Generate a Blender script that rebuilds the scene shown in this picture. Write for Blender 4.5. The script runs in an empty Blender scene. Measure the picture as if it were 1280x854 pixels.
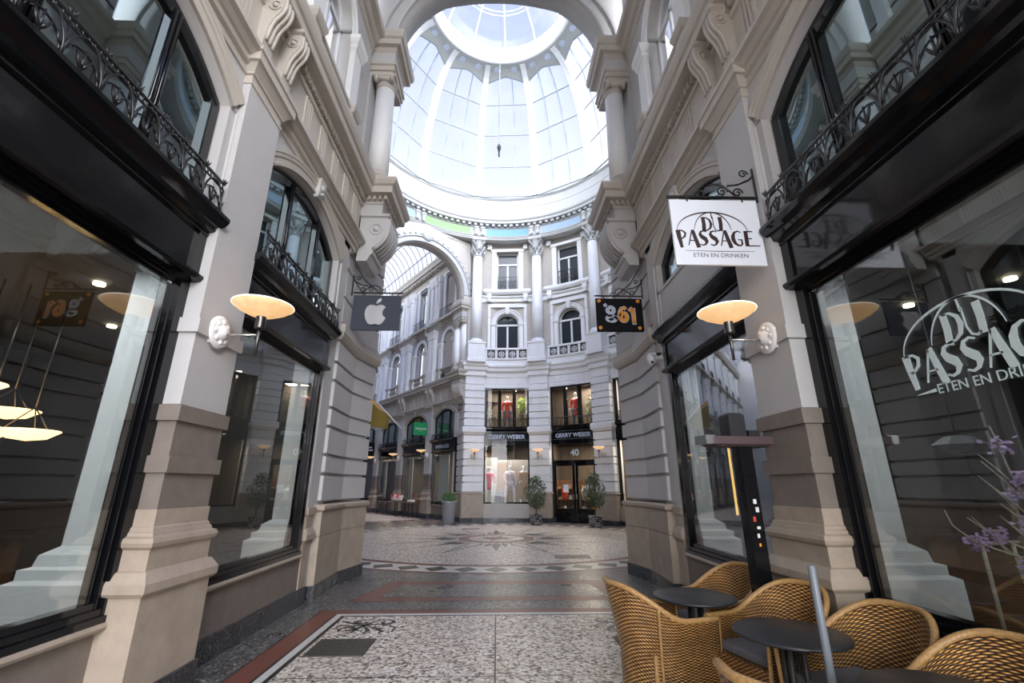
import bpy, bmesh, math, random
from mathutils import Vector, Matrix
random.seed(7)
COL = bpy.context.scene.collection
PI = math.pi
YC = 16.08            # centre of the rotunda on the corridor axis


# ------------------------------------------------------------ mesh builder
def ident(u, d, z):
    return (u, d, z)


class MB:
    """Collects polygons in local (u, d, z); fn maps them into the place."""

    def __init__(self, fn=ident):
        self.fn = fn
        self.v = []
        self.f = []
        self.fm = []
        self.sm = []
        self.uv = {}

    def add(self, pts):
        i = len(self.v)
        self.v.extend([self.fn(*p) for p in pts])
        return i

    def face(self, pts, m=0, s=False):
        i = self.add(pts)
        self.f.append(tuple(range(i, i + len(pts))))
        self.fm.append(m)
        self.sm.append(s)

    def grid(self, rows, m=0, s=False, closed_u=False, closed_v=False, uvs=None):
        n = len(rows); k = len(rows[0])
        i0 = len(self.v)
        for r in rows:
            self.add(r)
        for a in range(n if closed_v else n - 1):
            b = (a + 1) % n
            for c in range(k if closed_u else k - 1):
                e = (c + 1) % k
                self.f.append((i0 + a * k + c, i0 + a * k + e, i0 + b * k + e, i0 + b * k + c))
                self.fm.append(m); self.sm.append(s)
                if uvs:
                    self.uv[len(self.f) - 1] = [uvs(a, c), uvs(a, c + 1), uvs(a + 1, c + 1), uvs(a + 1, c)]

    def box(self, u0, u1, d0, d1, z0, z1, m=0, n=1):
        us = [u0 + (u1 - u0) * i / n for i in range(n + 1)]
        loop = lambda u: [(u, d0, z0), (u, d1, z0), (u, d1, z1), (u, d0, z1)]
        self.grid([loop(u) for u in us], m, closed_u=True)
        self.face(loop(us[0])[::-1], m)
        self.face(loop(us[-1]), m)

    def prof(self, u0, u1, pts, m=0, n=1, cap=True):
        """extrude an open (d,z) profile along u"""
        us = [u0 + (u1 - u0) * i / n for i in range(n + 1)]
        self.grid([[(u, d, z) for d, z in pts] for u in us], m)
        if cap:
            self.face([(us[0], d, z) for d, z in pts][::-1], m)
            self.face([(us[-1], d, z) for d, z in pts], m)

    def ring(self, u0, u1, dw, df, pts, m=0, nu=1, top=True, bot=True):
        """three-sided moulding round a pier; pts = [(p,z)]"""
        rows = []
        for p, z in pts:
            row = [(u0 - p, dw, z)]
            for i in range(nu + 1):
                row.append((u0 - p + (u1 - u0 + 2 * p) * i / nu, df + p, z))
            row.append((u1 + p, dw, z))
            rows.append(row)
        self.grid(rows, m)
        if bot: self.face(rows[0][::-1], m)
        if top: self.face(rows[-1], m)

    def ring4(self, u0, u1, d0, d1, pts, m=0, top=True, bot=True):
        rows = [[(u0 - p, d0 - p, z), (u1 + p, d0 - p, z), (u1 + p, d1 + p, z), (u0 - p, d1 + p, z)] for p, z in pts]
        self.grid(rows, m, closed_u=True)
        if bot: self.face(rows[0][::-1], m)
        if top: self.face(rows[-1], m)

    def plan(self, poly, pts, m=0, top=True, bot=True):
        """poly: open plan polyline (u,d); pts [(p,z)] offsets to its left"""
        n = len(poly)
        nrm = []
        for i in range(n - 1):
            dx, dy = poly[i + 1][0] - poly[i][0], poly[i + 1][1] - poly[i][1]
            l = math.hypot(dx, dy)
            nrm.append((-dy / l, dx / l))
        rows = []
        for p, z in pts:
            row = []
            for i in range(n):
                if i == 0: nx, ny = nrm[0]; k = 1
                elif i == n - 1: nx, ny = nrm[-1]; k = 1
                else:
                    nx, ny = nrm[i - 1][0] + nrm[i][0], nrm[i - 1][1] + nrm[i][1]
                    l = math.hypot(nx, ny); nx /= l; ny /= l
                    k = 1 / max(.4, nx * nrm[i][0] + ny * nrm[i][1])
                row.append((poly[i][0] + nx * p * k, poly[i][1] + ny * p * k, z))
            rows.append(row)
        self.grid(rows, m)
        if bot: self.face(rows[0][::-1], m)
        if top: self.face(rows[-1], m)

    def lathe(self, cu, cd, pts, n=24, m=0, s=True, cap=True):
        rows = [[(cu + r * math.cos(2 * PI * i / n), cd + r * math.sin(2 * PI * i / n), z) for i in range(n)] for r, z in pts]
        self.grid(rows, m, s, closed_u=True)
        if cap:
            self.face(rows[0][::-1], m); self.face(rows[-1], m)

    def lathe_ax(self, c, axis, pts, n=16, m=0, s=True):
        """lathe round any axis; pts [(r, along)]"""
        a = Vector(axis).normalized()
        x = a.orthogonal().normalized(); y = a.cross(x)
        c = Vector(c)
        rows = [[tuple(c + a * h + (x * math.cos(2 * PI * i / n) + y * math.sin(2 * PI * i / n)) * r) for i in range(n)] for r, h in pts]
        self.grid(rows, m, s, closed_u=True)
        self.face(rows[0][::-1], m); self.face(rows[-1], m)

    def tube(self, pts, r, n=8, m=0, s=True, closed=False):
        P = [Vector(p) for p in pts]
        k = len(P)
        rr = r if isinstance(r, (list, tuple)) else [r] * k
        rows = []
        up = None
        for i in range(k):
            t = (P[(i + 1) % k] - P[i - 1]) if closed or 0 < i < k - 1 else (P[1] - P[0] if i == 0 else P[-1] - P[-2])
            if t.length < 1e-9: t = Vector((0, 0, 1))
            t.normalize()
            if up is None:
                up = t.orthogonal().normalized()
            up = (up - t * up.dot(t))
            if up.length < 1e-6: up = t.orthogonal()
            up.normalize()
            b = t.cross(up)
            rows.append([tuple(P[i] + (up * math.cos(2 * PI * j / n) + b * math.sin(2 * PI * j / n)) * rr[i]) for j in range(n)])
        self.grid(rows, m, s, closed_u=True, closed_v=closed)
        if not closed:
            self.face(rows[0][::-1], m); self.face(rows[-1], m)

    def bar(self, a, b, w, m=0):
        self.tube([a, b], w * .7071, 4, m, False)

    def prism(self, poly, d0, d1, m=0):
        """poly in (u,z) extruded in d"""
        n = len(poly)
        self.grid([[(u, d0, z) for u, z in poly], [(u, d1, z) for u, z in poly]], m, closed_u=True)
        self.face([(u, d0, z) for u, z in poly][::-1], m)
        self.face([(u, d1, z) for u, z in poly], m)

    def prism_u(self, poly, u0, u1, m=0, n=1):
        """poly in (d,z) extruded in u (closed)"""
        self.grid([[(u0 + (u1 - u0) * i / n, d, z) for d, z in poly] for i in range(n + 1)], m, closed_u=True)
        self.face([(u0, d, z) for d, z in poly][::-1], m)
        self.face([(u1, d, z) for d, z in poly], m)

    def sweep(self, curve, prof, m=0, s=False):
        """moulding along a (u,z) curve; prof = [(n,d)] n = outward offset"""
        k = len(curve); rows = []
        for i in range(k):
            a = curve[max(0, i - 1)]; b = curve[min(k - 1, i + 1)]
            tx, tz = b[0] - a[0], b[1] - a[1]; l = math.hypot(tx, tz)
            nx, nz = -tz / l, tx / l
            rows.append([(curve[i][0] + nx * o, d, curve[i][1] + nz * o) for o, d in prof])
        self.grid(rows, m, s)
        self.face(rows[0][::-1], m); self.face(rows[-1], m)

    def archwall(self, u0, u1, z1, curve, d0, d1, m=0, back=True):
        """wall over an opening whose head is curve (left to right), z from curve to z1; front d1, back d0"""
        for d in ([d1, d0] if back else [d1]):
            pts = [(u0, curve[0][1])] + list(curve) + [(u1, curve[-1][1])]
            for a, b in zip(pts[:-1], pts[1:]):
                if abs(a[0] - b[0]) > 1e-6:
                    self.face([(a[0], d, a[1]), (b[0], d, b[1]), (b[0], d, z1), (a[0], d, z1)], m)
        self.grid([[(u, d0, z) for u, z in curve], [(u, d1, z) for u, z in curve]], m, True)
        self.face([(u0, d0, z1), (u1, d0, z1), (u1, d1, z1), (u0, d1, z1)], m)

    def ribbon(self, pts, w, d, m=0, th=.004):
        """stroke in (u,z) of varying width, thickness th in d"""
        k = len(pts)
        ww = w if isinstance(w, (list, tuple)) else [w, w]
        W = [ww[0] + (ww[-1] - ww[0]) * i / (k - 1) for i in range(k)] if len(ww) == 2 else list(ww)
        L, R = [], []
        for i in range(k):
            a = pts[max(0, i - 1)]; b = pts[min(k - 1, i + 1)]
            tx, tz = b[0] - a[0], b[1] - a[1]; l = math.hypot(tx, tz) or 1
            nx, nz = -tz / l * W[i] / 2, tx / l * W[i] / 2
            L.append((pts[i][0] + nx, pts[i][1] + nz)); R.append((pts[i][0] - nx, pts[i][1] - nz))
        self.grid([[(u, d, z) for u, z in L], [(u, d, z) for u, z in R], [(u, d + th, z) for u, z in R], [(u, d + th, z) for u, z in L]], m, closed_v=True)

    def build(self, name, mats, parent=None, base=None, recalc=True):
        me = bpy.data.meshes.new(name)
        me.from_pydata(self.v, [], self.f)
        if not isinstance(mats, (list, tuple)): mats = [mats]
        for mt in mats: me.materials.append(mt)
        for i, p in enumerate(me.polygons):
            p.material_index = self.fm[i]; p.use_smooth = self.sm[i]
        if self.uv:
            lay = me.uv_layers.new(name='uv')
            for fi, uvs in self.uv.items():
                for li, q in zip(me.polygons[fi].loop_indices, uvs):
                    lay.data[li].uv = q
        bm = bmesh.new(); bm.from_mesh(me)
        bmesh.ops.remove_doubles(bm, verts=bm.verts, dist=1e-5)
        if recalc: bmesh.ops.recalc_face_normals(bm, faces=bm.faces)
        bm.to_mesh(me); bm.free()
        o = bpy.data.objects.new(name, me)
        COL.objects.link(o)
        if parent is not None:
            o.parent = parent
            o.matrix_parent_inverse = INV.get(parent.name, Matrix.Identity(4))
            INV[o.name] = Matrix.Identity(4)
        return o


INV = {}


def thing(name, label, cat, loc=(0, 0, 0), group=None, rz=0, local=False):
    o = bpy.data.objects.new(name, None)
    COL.objects.link(o)
    o.empty_display_size = .1
    o.location = loc; o.rotation_euler = (0, 0, rz)
    o['label'] = label; o['category'] = cat
    if group: o['group'] = group
    INV[o.name] = Matrix.Identity(4) if local else (Matrix.Translation(loc) @ Matrix.Rotation(rz, 4, 'Z')).inverted()
    return o


def tag(o, label, cat, group=None, kind=None):
    o['label'] = label; o['category'] = cat
    if group: o['group'] = group
    if kind: o['kind'] = kind
    return o


def struct(o, label=None):
    o['kind'] = 'structure'
    if label: o['label'] = label
    return o


def sthing(name, label, loc=(0, 0, 0)):
    o = thing(name, label, 'window' if name.startswith('window') else 'wall', loc)
    o['kind'] = 'structure'
    return o


def copy_tree(o, loc, rz=None, label=None, group=None, parent=None):
    c = o.copy(); COL.objects.link(c)
    if parent is None:
        c.location = loc
        if rz is not None: c.rotation_euler = (0, 0, rz)
        if label: c['label'] = label
        if group: c['group'] = group
    else:
        c.parent = parent
    for ch in o.children:
        copy_tree(ch, None, parent=c)
    return c


# ------------------------------------------------------------ materials
def mat(name, base, rough=.5, metal=0., spec=.5, noise=0., nscale=6., bump=0., bscale=40., emit=None, estr=0., coat=0.):
    m = bpy.data.materials.new(name); m.use_nodes = True
    nt = m.node_tree; N = nt.nodes; Lk = nt.links
    b = N['Principled BSDF']
    b.inputs['Base Color'].default_value = (*base, 1)
    b.inputs['Roughness'].default_value = rough
    b.inputs['Metallic'].default_value = metal
    b.inputs['Specular IOR Level'].default_value = spec
    b.inputs['Coat Weight'].default_value = coat
    if emit:
        b.inputs['Emission Color'].default_value = (*emit, 1)
        b.inputs['Emission Strength'].default_value = estr
    tc = None
    if noise or bump:
        tc = N.new('ShaderNodeTexCoord')
    if noise:
        n = N.new('ShaderNodeTexNoise'); n.inputs['Scale'].default_value = nscale; n.inputs['Detail'].default_value = 5
        n.inputs['Roughness'].default_value = .65
        Lk.new(tc.outputs['Object'], n.inputs['Vector'])
        r = N.new('ShaderNodeValToRGB')
        r.color_ramp.elements[0].position = .3; r.color_ramp.elements[1].position = .7
        r.color_ramp.elements[0].color = (*[max(0, c * (1 - noise)) for c in base], 1)
        r.color_ramp.elements[1].color = (*[min(1, c * (1 + noise * .6)) for c in base], 1)
        Lk.new(n.outputs['Fac'], r.inputs['Fac']); Lk.new(r.outputs['Color'], b.inputs['Base Color'])
    if bump:
        n2 = N.new('ShaderNodeTexNoise'); n2.inputs['Scale'].default_value = bscale; n2.inputs['Detail'].default_value = 3
        Lk.new(tc.outputs['Object'], n2.inputs['Vector'])
        bp = N.new('ShaderNodeBump'); bp.inputs['Strength'].default_value = bump; bp.inputs['Distance'].default_value = .01
        Lk.new(n2.outputs['Fac'], bp.inputs['Height']); Lk.new(bp.outputs['Normal'], b.inputs['Normal'])
    return m


def terrazzo(name, cols, scale, rough=.3, dark=.0):
    """cols = [(pos, rgb)]: stone chips of the given colours"""
    m = bpy.data.materials.new(name); m.use_nodes = True
    nt = m.node_tree; N = nt.nodes; Lk = nt.links; b = N['Principled BSDF']
    tc = N.new('ShaderNodeTexCoord')
    v = N.new('ShaderNodeTexVoronoi'); v.inputs['Scale'].default_value = scale
    Lk.new(tc.outputs['Object'], v.inputs['Vector'])
    s = N.new('ShaderNodeSeparateColor'); Lk.new(v.outputs['Color'], s.inputs['Color'])
    r = N.new('ShaderNodeValToRGB'); r.color_ramp.interpolation = 'CONSTANT'
    e = r.color_ramp.elements
    e[0].position = cols[0][0]; e[0].color = (*cols[0][1], 1)
    e[1].position = cols[1][0]; e[1].color = (*cols[1][1], 1)
    for p, c in cols[2:]:
        x = e.new(p); x.color = (*c, 1)
    Lk.new(s.outputs['Red'], r.inputs['Fac'])
    n = N.new('ShaderNodeTexNoise'); n.inputs['Scale'].default_value = .9; n.inputs['Detail'].default_value = 4
    Lk.new(tc.outputs['Object'], n.inputs['Vector'])
    mr = N.new('ShaderNodeMapRange'); mr.inputs['To Min'].default_value = .78; mr.inputs['To Max'].default_value = 1.12
    Lk.new(n.outputs['Fac'], mr.inputs['Value'])
    mx = N.new('ShaderNodeVectorMath'); mx.operation = 'SCALE'
    Lk.new(r.outputs['Color'], mx.inputs[0]); Lk.new(mr.outputs['Result'], mx.inputs['Scale'])
    Lk.new(mx.outputs['Vector'], b.inputs['Base Color'])
    r2 = N.new('ShaderNodeMapRange'); r2.inputs['To Min'].default_value = rough - .1; r2.inputs['To Max'].default_value = rough + .15
    Lk.new(n.outputs['Fac'], r2.inputs['Value']); Lk.new(r2.outputs['Result'], b.inputs['Roughness'])
    b.inputs['Specular IOR Level'].default_value = .5
    return m


def glassmat(name, tint=(1, 1, 1), ior=1.5, gloss=(1, 1, 1), frost=0., fcol=(1, 1, 1), rough=.0, boost=1.0):
    m = bpy.data.materials.new(name); m.use_nodes = True
    nt = m.node_tree; N = nt.nodes; Lk = nt.links
    for n in list(N): N.remove(n)
    out = N.new('ShaderNodeOutputMaterial')
    tr = N.new('ShaderNodeBsdfTransparent'); tr.inputs['Color'].default_value = (*tint, 1)
    gl = N.new('ShaderNodeBsdfGlossy'); gl.inputs['Color'].default_value = (*gloss, 1); gl.inputs['Roughness'].default_value = rough
    f0 = ((ior - 1) / (ior + 1)) ** 2 * boost
    lw = N.new('ShaderNodeLayerWeight'); lw.inputs['Blend'].default_value = .5
    pw = N.new('ShaderNodeMath'); pw.operation = 'POWER'; pw.inputs[1].default_value = 4.
    Lk.new(lw.outputs['Facing'], pw.inputs[0])
    bo = N.new('ShaderNodeMath'); bo.operation = 'MULTIPLY_ADD'; bo.use_clamp = True
    bo.inputs[1].default_value = 1 - f0; bo.inputs[2].default_value = f0
    Lk.new(pw.outputs[0], bo.inputs[0])
    mx = N.new('ShaderNodeMixShader')
    Lk.new(bo.outputs[0], mx.inputs['Fac'])
    last = tr
    if frost:
        tl = N.new('ShaderNodeBsdfTranslucent'); tl.inputs['Color'].default_value = (*fcol, 1)
        m2 = N.new('ShaderNodeMixShader'); m2.inputs['Fac'].default_value = frost
        Lk.new(tr.outputs[0], m2.inputs[1]); Lk.new(tl.outputs[0], m2.inputs[2]); last = m2
    Lk.new(last.outputs[0], mx.inputs[1]); Lk.new(gl.outputs[0], mx.inputs[2])
    Lk.new(mx.outputs[0], out.inputs['Surface'])
    return m


def wickermat(name):
    m = bpy.data.materials.new(name); m.use_nodes = True
    nt = m.node_tree; N = nt.nodes; Lk = nt.links; b = N['Principled BSDF']
    uv = N.new('ShaderNodeUVMap'); uv.uv_map = 'uv'
    sx = N.new('ShaderNodeSeparateXYZ'); Lk.new(uv.outputs['UV'], sx.inputs[0])
    def mth(op, a, b_=None, c=None):
        n = N.new('ShaderNodeMath'); n.operation = op
        for k, q in enumerate((a, b_, c)):
            if q is None: continue
            if isinstance(q, (int, float)): n.inputs[k].default_value = q
            else: Lk.new(q, n.inputs[k])
        return n.outputs[0]
    v2 = mth('MULTIPLY', sx.outputs['Y'], 2.0)
    row = mth('FLOOR', v2)
    strand = mth('SINE', mth('MULTIPLY', mth('FRACT', v2), PI))
    ph = mth('ADD', mth('MULTIPLY', sx.outputs['X'], PI), mth('MULTIPLY', row, PI))
    over = mth('MULTIPLY_ADD', mth('SINE', ph), .42, .58)
    hgt = mth('MULTIPLY', mth('POWER', strand, .6), over)
    rp = N.new('ShaderNodeValToRGB'); e = rp.color_ramp.elements
    e[0].position = .12; e[0].color = (.012, .006, .003, 1); e[1].position = .95; e[1].color = (.80, .46, .16, 1)
    x = e.new(.42); x.color = (.20, .085, .022, 1); x = e.new(.7); x.color = (.50, .25, .065, 1)
    Lk.new(hgt, rp.inputs['Fac'])
    tc = N.new('ShaderNodeTexCoord'); nz = N.new('ShaderNodeTexNoise'); nz.inputs['Scale'].default_value = 9; Lk.new(tc.outputs['Object'], nz.inputs['Vector'])
    sc_ = N.new('ShaderNodeVectorMath'); sc_.operation = 'SCALE'; Lk.new(rp.outputs['Color'], sc_.inputs[0])
    Lk.new(mth('MULTIPLY_ADD', nz.outputs['Fac'], 1.3, .35), sc_.inputs['Scale'])
    Lk.new(sc_.outputs['Vector'], b.inputs['Base Color'])
    bp = N.new('ShaderNodeBump'); bp.inputs['Strength'].default_value = 1.; bp.inputs['Distance'].default_value = .01
    Lk.new(hgt, bp.inputs['Height']); Lk.new(bp.outputs['Normal'], b.inputs['Normal'])
    b.inputs['Roughness'].default_value = .28
    return m


M = {}
M['paint'] = mat('painted stucco', (.49, .48, .475), .55, noise=.05, nscale=3, bump=.08, bscale=60)  # stucco darkened to carry the passage's shade; rotunda takes a brighter paint
M['cream'] = mat('cream moulding paint', (.49, .45, .40), .5, noise=.05, nscale=4)
M['white'] = mat('white trim paint', (.80, .80, .79), .45, noise=.03)
M['taupe'] = mat('taupe stucco', (.47, .43, .38), .7, noise=.06, nscale=3)
M['stone'] = mat('beige stone', (.39, .32, .25), .55, noise=.16, nscale=5, bump=.06)
M['brown'] = mat('brown stone', (.205, .170, .145), .55, noise=.14, nscale=5, bump=.06)
M['granite'] = terrazzo('dark granite', [(0, (.02, .021, .024)), (.5, (.045, .047, .052)), (.8, (.09, .095, .11)), (.95, (.2, .2, .21))], 120, .25)
M['black'] = mat('gloss black paint', (.005, .0055, .007), .1, spec=.42, bump=.05, bscale=14)
M['iron'] = mat('black wrought iron', (.012, .012, .013), .3)
M['jointline'] = mat('deep joint', (.05, .048, .045), .8)
M['glass'] = glassmat('shop glass', (.86, .88, .87), 1.85, boost=1.)
M['glass_up'] = glassmat('upper window glass', (.50, .57, .58), 3.5, gloss=(.80, .97, 1.0))
M['glass_far'] = glassmat('facade window glass', (.90, .92, .93), 1.33)
M['roofglass'] = glassmat('roof glass', (.88, .93, 1), 1.3)
M['roofglass_dimming'] = glassmat('dimming roof glass', (.16, .17, .18), 1.3)  # tint darkened to hold back daylight over the passage
M['domeglass'] = glassmat('frosted dome glass', (.86, .92, 1.0), 1.06, frost=.22, fcol=(.93, .97, 1.0))
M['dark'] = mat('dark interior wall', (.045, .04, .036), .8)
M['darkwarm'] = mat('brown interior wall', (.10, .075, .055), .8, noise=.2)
M['curtain'] = mat('pale curtain', (.55, .56, .50), .8)
M['shopfloor'] = mat('shop floor', (.10, .08, .065), .4)
M['terr_light'] = terrazzo('light terrazzo', [(0, (.08, .065, .052)), (.10, (.26, .19, .135)), (.26, (.50, .41, .32)), (.50, (.68, .60, .50)), (.80, (.84, .80, .73))], 36, .34)
M['terr_dark'] = terrazzo('dark terrazzo', [(0, (.035, .036, .040)), (.35, (.09, .09, .095)), (.68, (.16, .157, .152)), (.85, (.30, .26, .18)), (.94, (.42, .41, .40))], 50, .27)
M['red'] = mat('red mosaic', (.185, .062, .042), .35, noise=.2, nscale=30)
M['tile_white'] = mat('white mosaic', (.62, .60, .55), .3, noise=.12, nscale=30)
M['tile_black'] = mat('black mosaic', (.018, .018, .02), .3, noise=.2, nscale=30)
M['grate'] = mat('grate metal', (.11, .10, .08), .5, metal=.6)
M['steel'] = mat('brushed steel', (.55, .55, .55), .25, metal=1)
M['darksteel'] = mat('dark ribbed metal', (.13, .125, .12), .3, metal=1)
M['shade'] = mat('lit glass bowl', (.60, .50, .37), .35, emit=(1., .56, .22), estr=.30, noise=.3, nscale=9)
M['shade_rim'] = mat('glass bowl rim', (.9, .89, .86), .3, emit=(1, .85, .65), estr=.45)
M['lamp_warm'] = mat('warm lamp glow', (1, .8, .5), .5, emit=(1, .62, .25), estr=1.6)
M['lamp_spot'] = mat('spot glow', (1, 1, 1), .5, emit=(1, .85, .6), estr=6)
M['wicker'] = wickermat('woven wicker')
M['rattan'] = mat('wrapped rattan', (.42, .24, .085), .35, noise=.4, nscale=60, bump=.4, bscale=120)
M['tabletop'] = mat('black table top', (.018, .018, .02), .42, noise=.2, nscale=20)
M['matblack'] = mat('matt black', (.02, .02, .022), .5)
M['greymetal'] = mat('grey painted metal', (.17, .19, .215), .4)
M['sign_white'] = mat('white sign face', (.84, .88, .95), .4)
M['sign_text'] = mat('dark brown lettering', (.035, .014, .012), .5)
M['sign_slate'] = mat('slate blue sign face', (.052, .060, .080), .6, spec=.25)
M['mirror'] = mat('polished silver', (.86, .86, .88), .16, metal=.6)
M['orange'] = mat('orange enamel', (.85, .33, .03), .4)
M['silverblue'] = mat('pale silver', (.50, .55, .66), .4)
M['signblack'] = mat('black sign face', (.006, .006, .007), .65, spec=.15)
M['decal'] = mat('white window lettering', (.62, .72, .72), .6)
M['ring'] = mat('grey white ring paint', (.50, .50, .49), .55)
M['mezz'] = mat('grey green mezzanine wall', (.17, .20, .20), .8)
M['green_panel'] = mat('pale green frieze panel', (.26, .52, .18), .6)
M['blue_panel'] = mat('pale blue frieze panel', (.17, .36, .58), .6)
M['greyblue_panel'] = mat('grey blue frieze panel', (.33, .43, .54), .6)
M['winframe'] = mat('white window frame', (.75, .76, .77), .4)
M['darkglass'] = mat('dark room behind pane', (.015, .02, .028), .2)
M['bluelit_stucco'] = mat('blue lit stucco', (.36, .37, .41), .7, noise=.05)  # stucco tinted blue to carry the cool light of the arcade
M['ribmetal'] = mat('roof rib metal', (.16, .18, .25), .5)
M['domerib'] = mat('white dome rib', (.86, .87, .88), .4)
M['domeceil'] = mat('grey dome soffit', (.42, .44, .43), .6)
M['leaf'] = mat('green leaves', (.035, .075, .028), .5, noise=.5, nscale=9)
M['leaf2'] = mat('fresh green leaves', (.08, .17, .03), .5, noise=.4, nscale=9)
M['lime'] = mat('lime green leaves', (.35, .55, .03), .5, noise=.4, nscale=9)
M['bark'] = mat('bark', (.12, .085, .055), .8)
M['twig'] = mat('pale twig', (.42, .36, .27), .7)
M['lilac'] = mat('lilac petals', (.42, .28, .50), .6)
M['pot_grey'] = mat('grey planter', (.30, .31, .33), .5)
M['pot_pat'] = terrazzo('patterned pot', [(0, (.03, .03, .035)), (.5, (.25, .25, .26)), (.8, (.5, .5, .5))], 30, .4)
M['skin'] = mat('white mannequin', (.80, .79, .78), .35)
M['cloth_red'] = mat('red coat cloth', (.62, .06, .03), .8)
M['cloth_pink'] = mat('pink cloth', (.75, .22, .26), .8)
M['cloth_pale'] = mat('pale pink cloth', (.72, .60, .60), .8)
M['cloth_sand'] = mat('sand cloth', (.42, .30, .20), .8)
M['cloth_grey'] = mat('grey cloth', (.12, .12, .13), .8)
M['flag'] = mat('olive yellow flag cloth', (.22, .15, .02), .8)
M['amber'] = mat('orange flag cloth', (.7, .36, .09), .8)
M['signgreen'] = mat('green sign face', (.015, .28, .09), .5)
M['paper'] = mat('white paper', (.8, .8, .8), .7)
M['wood'] = mat('warm wood', (.14, .07, .035), .5, noise=.3)
M['gold'] = mat('lit gold strip', (.8, .5, .15), .4, emit=(1, .6, .18), estr=.6)
M['redflower'] = mat('red flowers', (.55, .05, .05), .6)
M['heater_hood'] = mat('dull purple hood', (.10, .065, .07), .45)
M['white_plastic'] = mat('white plastic', (.75, .76, .78), .35)
# ------------------------------------------------------------ frames
def arm_fn(alpha, s):
    """(t along the arm from the rotunda centre, d = -distance from its axis, z) on side s"""
    a = math.radians(alpha); dx, dy = math.sin(a), math.cos(a); rx, ry = math.cos(a), -math.sin(a)
    def f(u, d, z):
        l = -d * s
        return (u * dx + l * rx, YC + u * dy + l * ry, z)
    return f


def cross_fn(alpha):
    """(lateral, t, z)"""
    a = math.radians(alpha); dx, dy = math.sin(a), math.cos(a); rx, ry = math.cos(a), -math.sin(a)
    return lambda u, d, z: (d * dx + u * rx, YC + d * dy + u * ry, z)


CAM, ARM = 180., -35.5
F = {('cam', 'left'): arm_fn(CAM, 1), ('cam', 'right'): arm_fn(CAM, -1),
     ('arm', 'right'): arm_fn(ARM, 1), ('arm', 'left'): arm_fn(ARM, -1)}


def seg(cu, hw, z0, z1, n=20):
    """segmental head from (cu-hw,z0) over (cu,z1)"""
    h = z1 - z0; R = (hw * hw + h * h) / (2 * h); zc = z1 - R; a = math.asin(hw / R)
    return [(cu + R * math.sin(-a + 2 * a * i / n), zc + R * math.cos(-a + 2 * a * i / n)) for i in range(n + 1)]


def semi(cu, r, zc, n=24):
    return [(cu - r * math.cos(PI * i / n), zc + r * math.sin(PI * i / n)) for i in range(n + 1)]


def inset(curve, k):
    cu = (curve[0][0] + curve[-1][0]) / 2; hw = (curve[-1][0] - curve[0][0]) / 2
    zt = max(z for _, z in curve); z0 = curve[0][1]
    f = (hw - k) / hw
    return [(cu + (u - cu) * f, z0 + (z - z0) * (zt - k - z0) / (zt - z0)) for u, z in curve]


def scroll(cx, cz, r, turns=1.4, a0=0., sgn=1, n=22):
    """flat spiral in (u,z) ending at the centre"""
    return [(cx + r * (1 - .8 * i / n) * math.cos(a0 + sgn * turns * 2 * PI * i / n), cz + r * (1 - .8 * i / n) * math.sin(a0 + sgn * turns * 2 * PI * i / n)) for i in range(n + 1)]


def railing(fn, u0, u1, d, z0, label, group, h=.30, n=9, fine=True):
    """cast iron balcony railing: rails, pointed arches with fleur leaves, finials"""
    o = fn(*((u0 + u1) / 2, d, z0))
    t = thing('balcony_railing', label, 'railing', o, group)
    m = MB(fn)
    m.tube([(u0, d, z0 + .02), (u1, d, z0 + .02)], .013, 6)
    m.build('bottom_rail', M['iron'], t)
    m = MB(fn)
    m.tube([(u0, d, z0 + h), (u1, d, z0 + h)], .014, 6)
    m.tube([(u0, d, z0 + h - .055), (u1, d, z0 + h - .055)], .009, 6)
    k = int((u1 - u0) / .045)
    for i in range(k):
        u = u0 + (i + .5) * (u1 - u0) / k
        m.tube([(u - .012, d, z0 + h - .05), (u + .012, d, z0 + h - .005)], .006, 4)
    tr = m.build('top_rail', M['iron'], t)
    w = (u1 - u0) / n
    m = MB(fn)
    hh = h - .06
    for i in range(n):
        a = u0 + i * w; c = a + w / 2
        nn = 7 if fine else 4
        for sg in (-1, 1):
            m.tube([(c + sg * w * .5 * math.cos(q * PI / 2 / nn) * 1., d + .01, z0 + .02 + hh * math.sin(q * PI / 2 / nn)) for q in range(nn + 1)], .009, 5)
            m.tube([(c + sg * w * .5 + sg * -w * (.5 - .5 * math.cos(q * PI / 2 / nn)), d - .01, z0 + .03 + hh * .62 * math.sin(q * PI / 2 / nn)) for q in range(nn + 1)], .008, 5)
            if fine:
                m.tube([(c, d, z0 + .05), (c + sg * .03, d, z0 + .10), (c + sg * .05, d, z0 + .15), (c + sg * .075, d, z0 + .13)], [.012, .012, .009, .004], 5)
                m.tube([(a, d, z0 + .07), (a + sg * .03, d, z0 + .1), (a + sg * .045, d, z0 + .15)], [.008, .008, .003], 4)
        m.tube([(c, d, z0 + .02), (c, d, z0 + .19)], [.012, .006], 5)
        m.tube([(a, d, z0 + .02), (a, d, z0 + hh)], .008, 5)
    m.build('scrollwork', M['iron'], t)
    for i in range(n + 1):
        a = u0 + i * w
        m = MB(fn)
        m.tube([(a, d, z0 + h), (a, d, z0 + h + .06)], [.012, .004], 5)
        if fine:
            for sg in (-1, 1):
                m.tube([(a, d, z0 + h + .01), (a + sg * .035, d, z0 + h + .045)], [.01, .003], 5)
                m.tube([(a, d, z0 + h + .01), (a, d + sg * .03, z0 + h + .04)], [.008, .003], 5)
        m.build('finial', M['iron'], tr)
    return t


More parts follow.
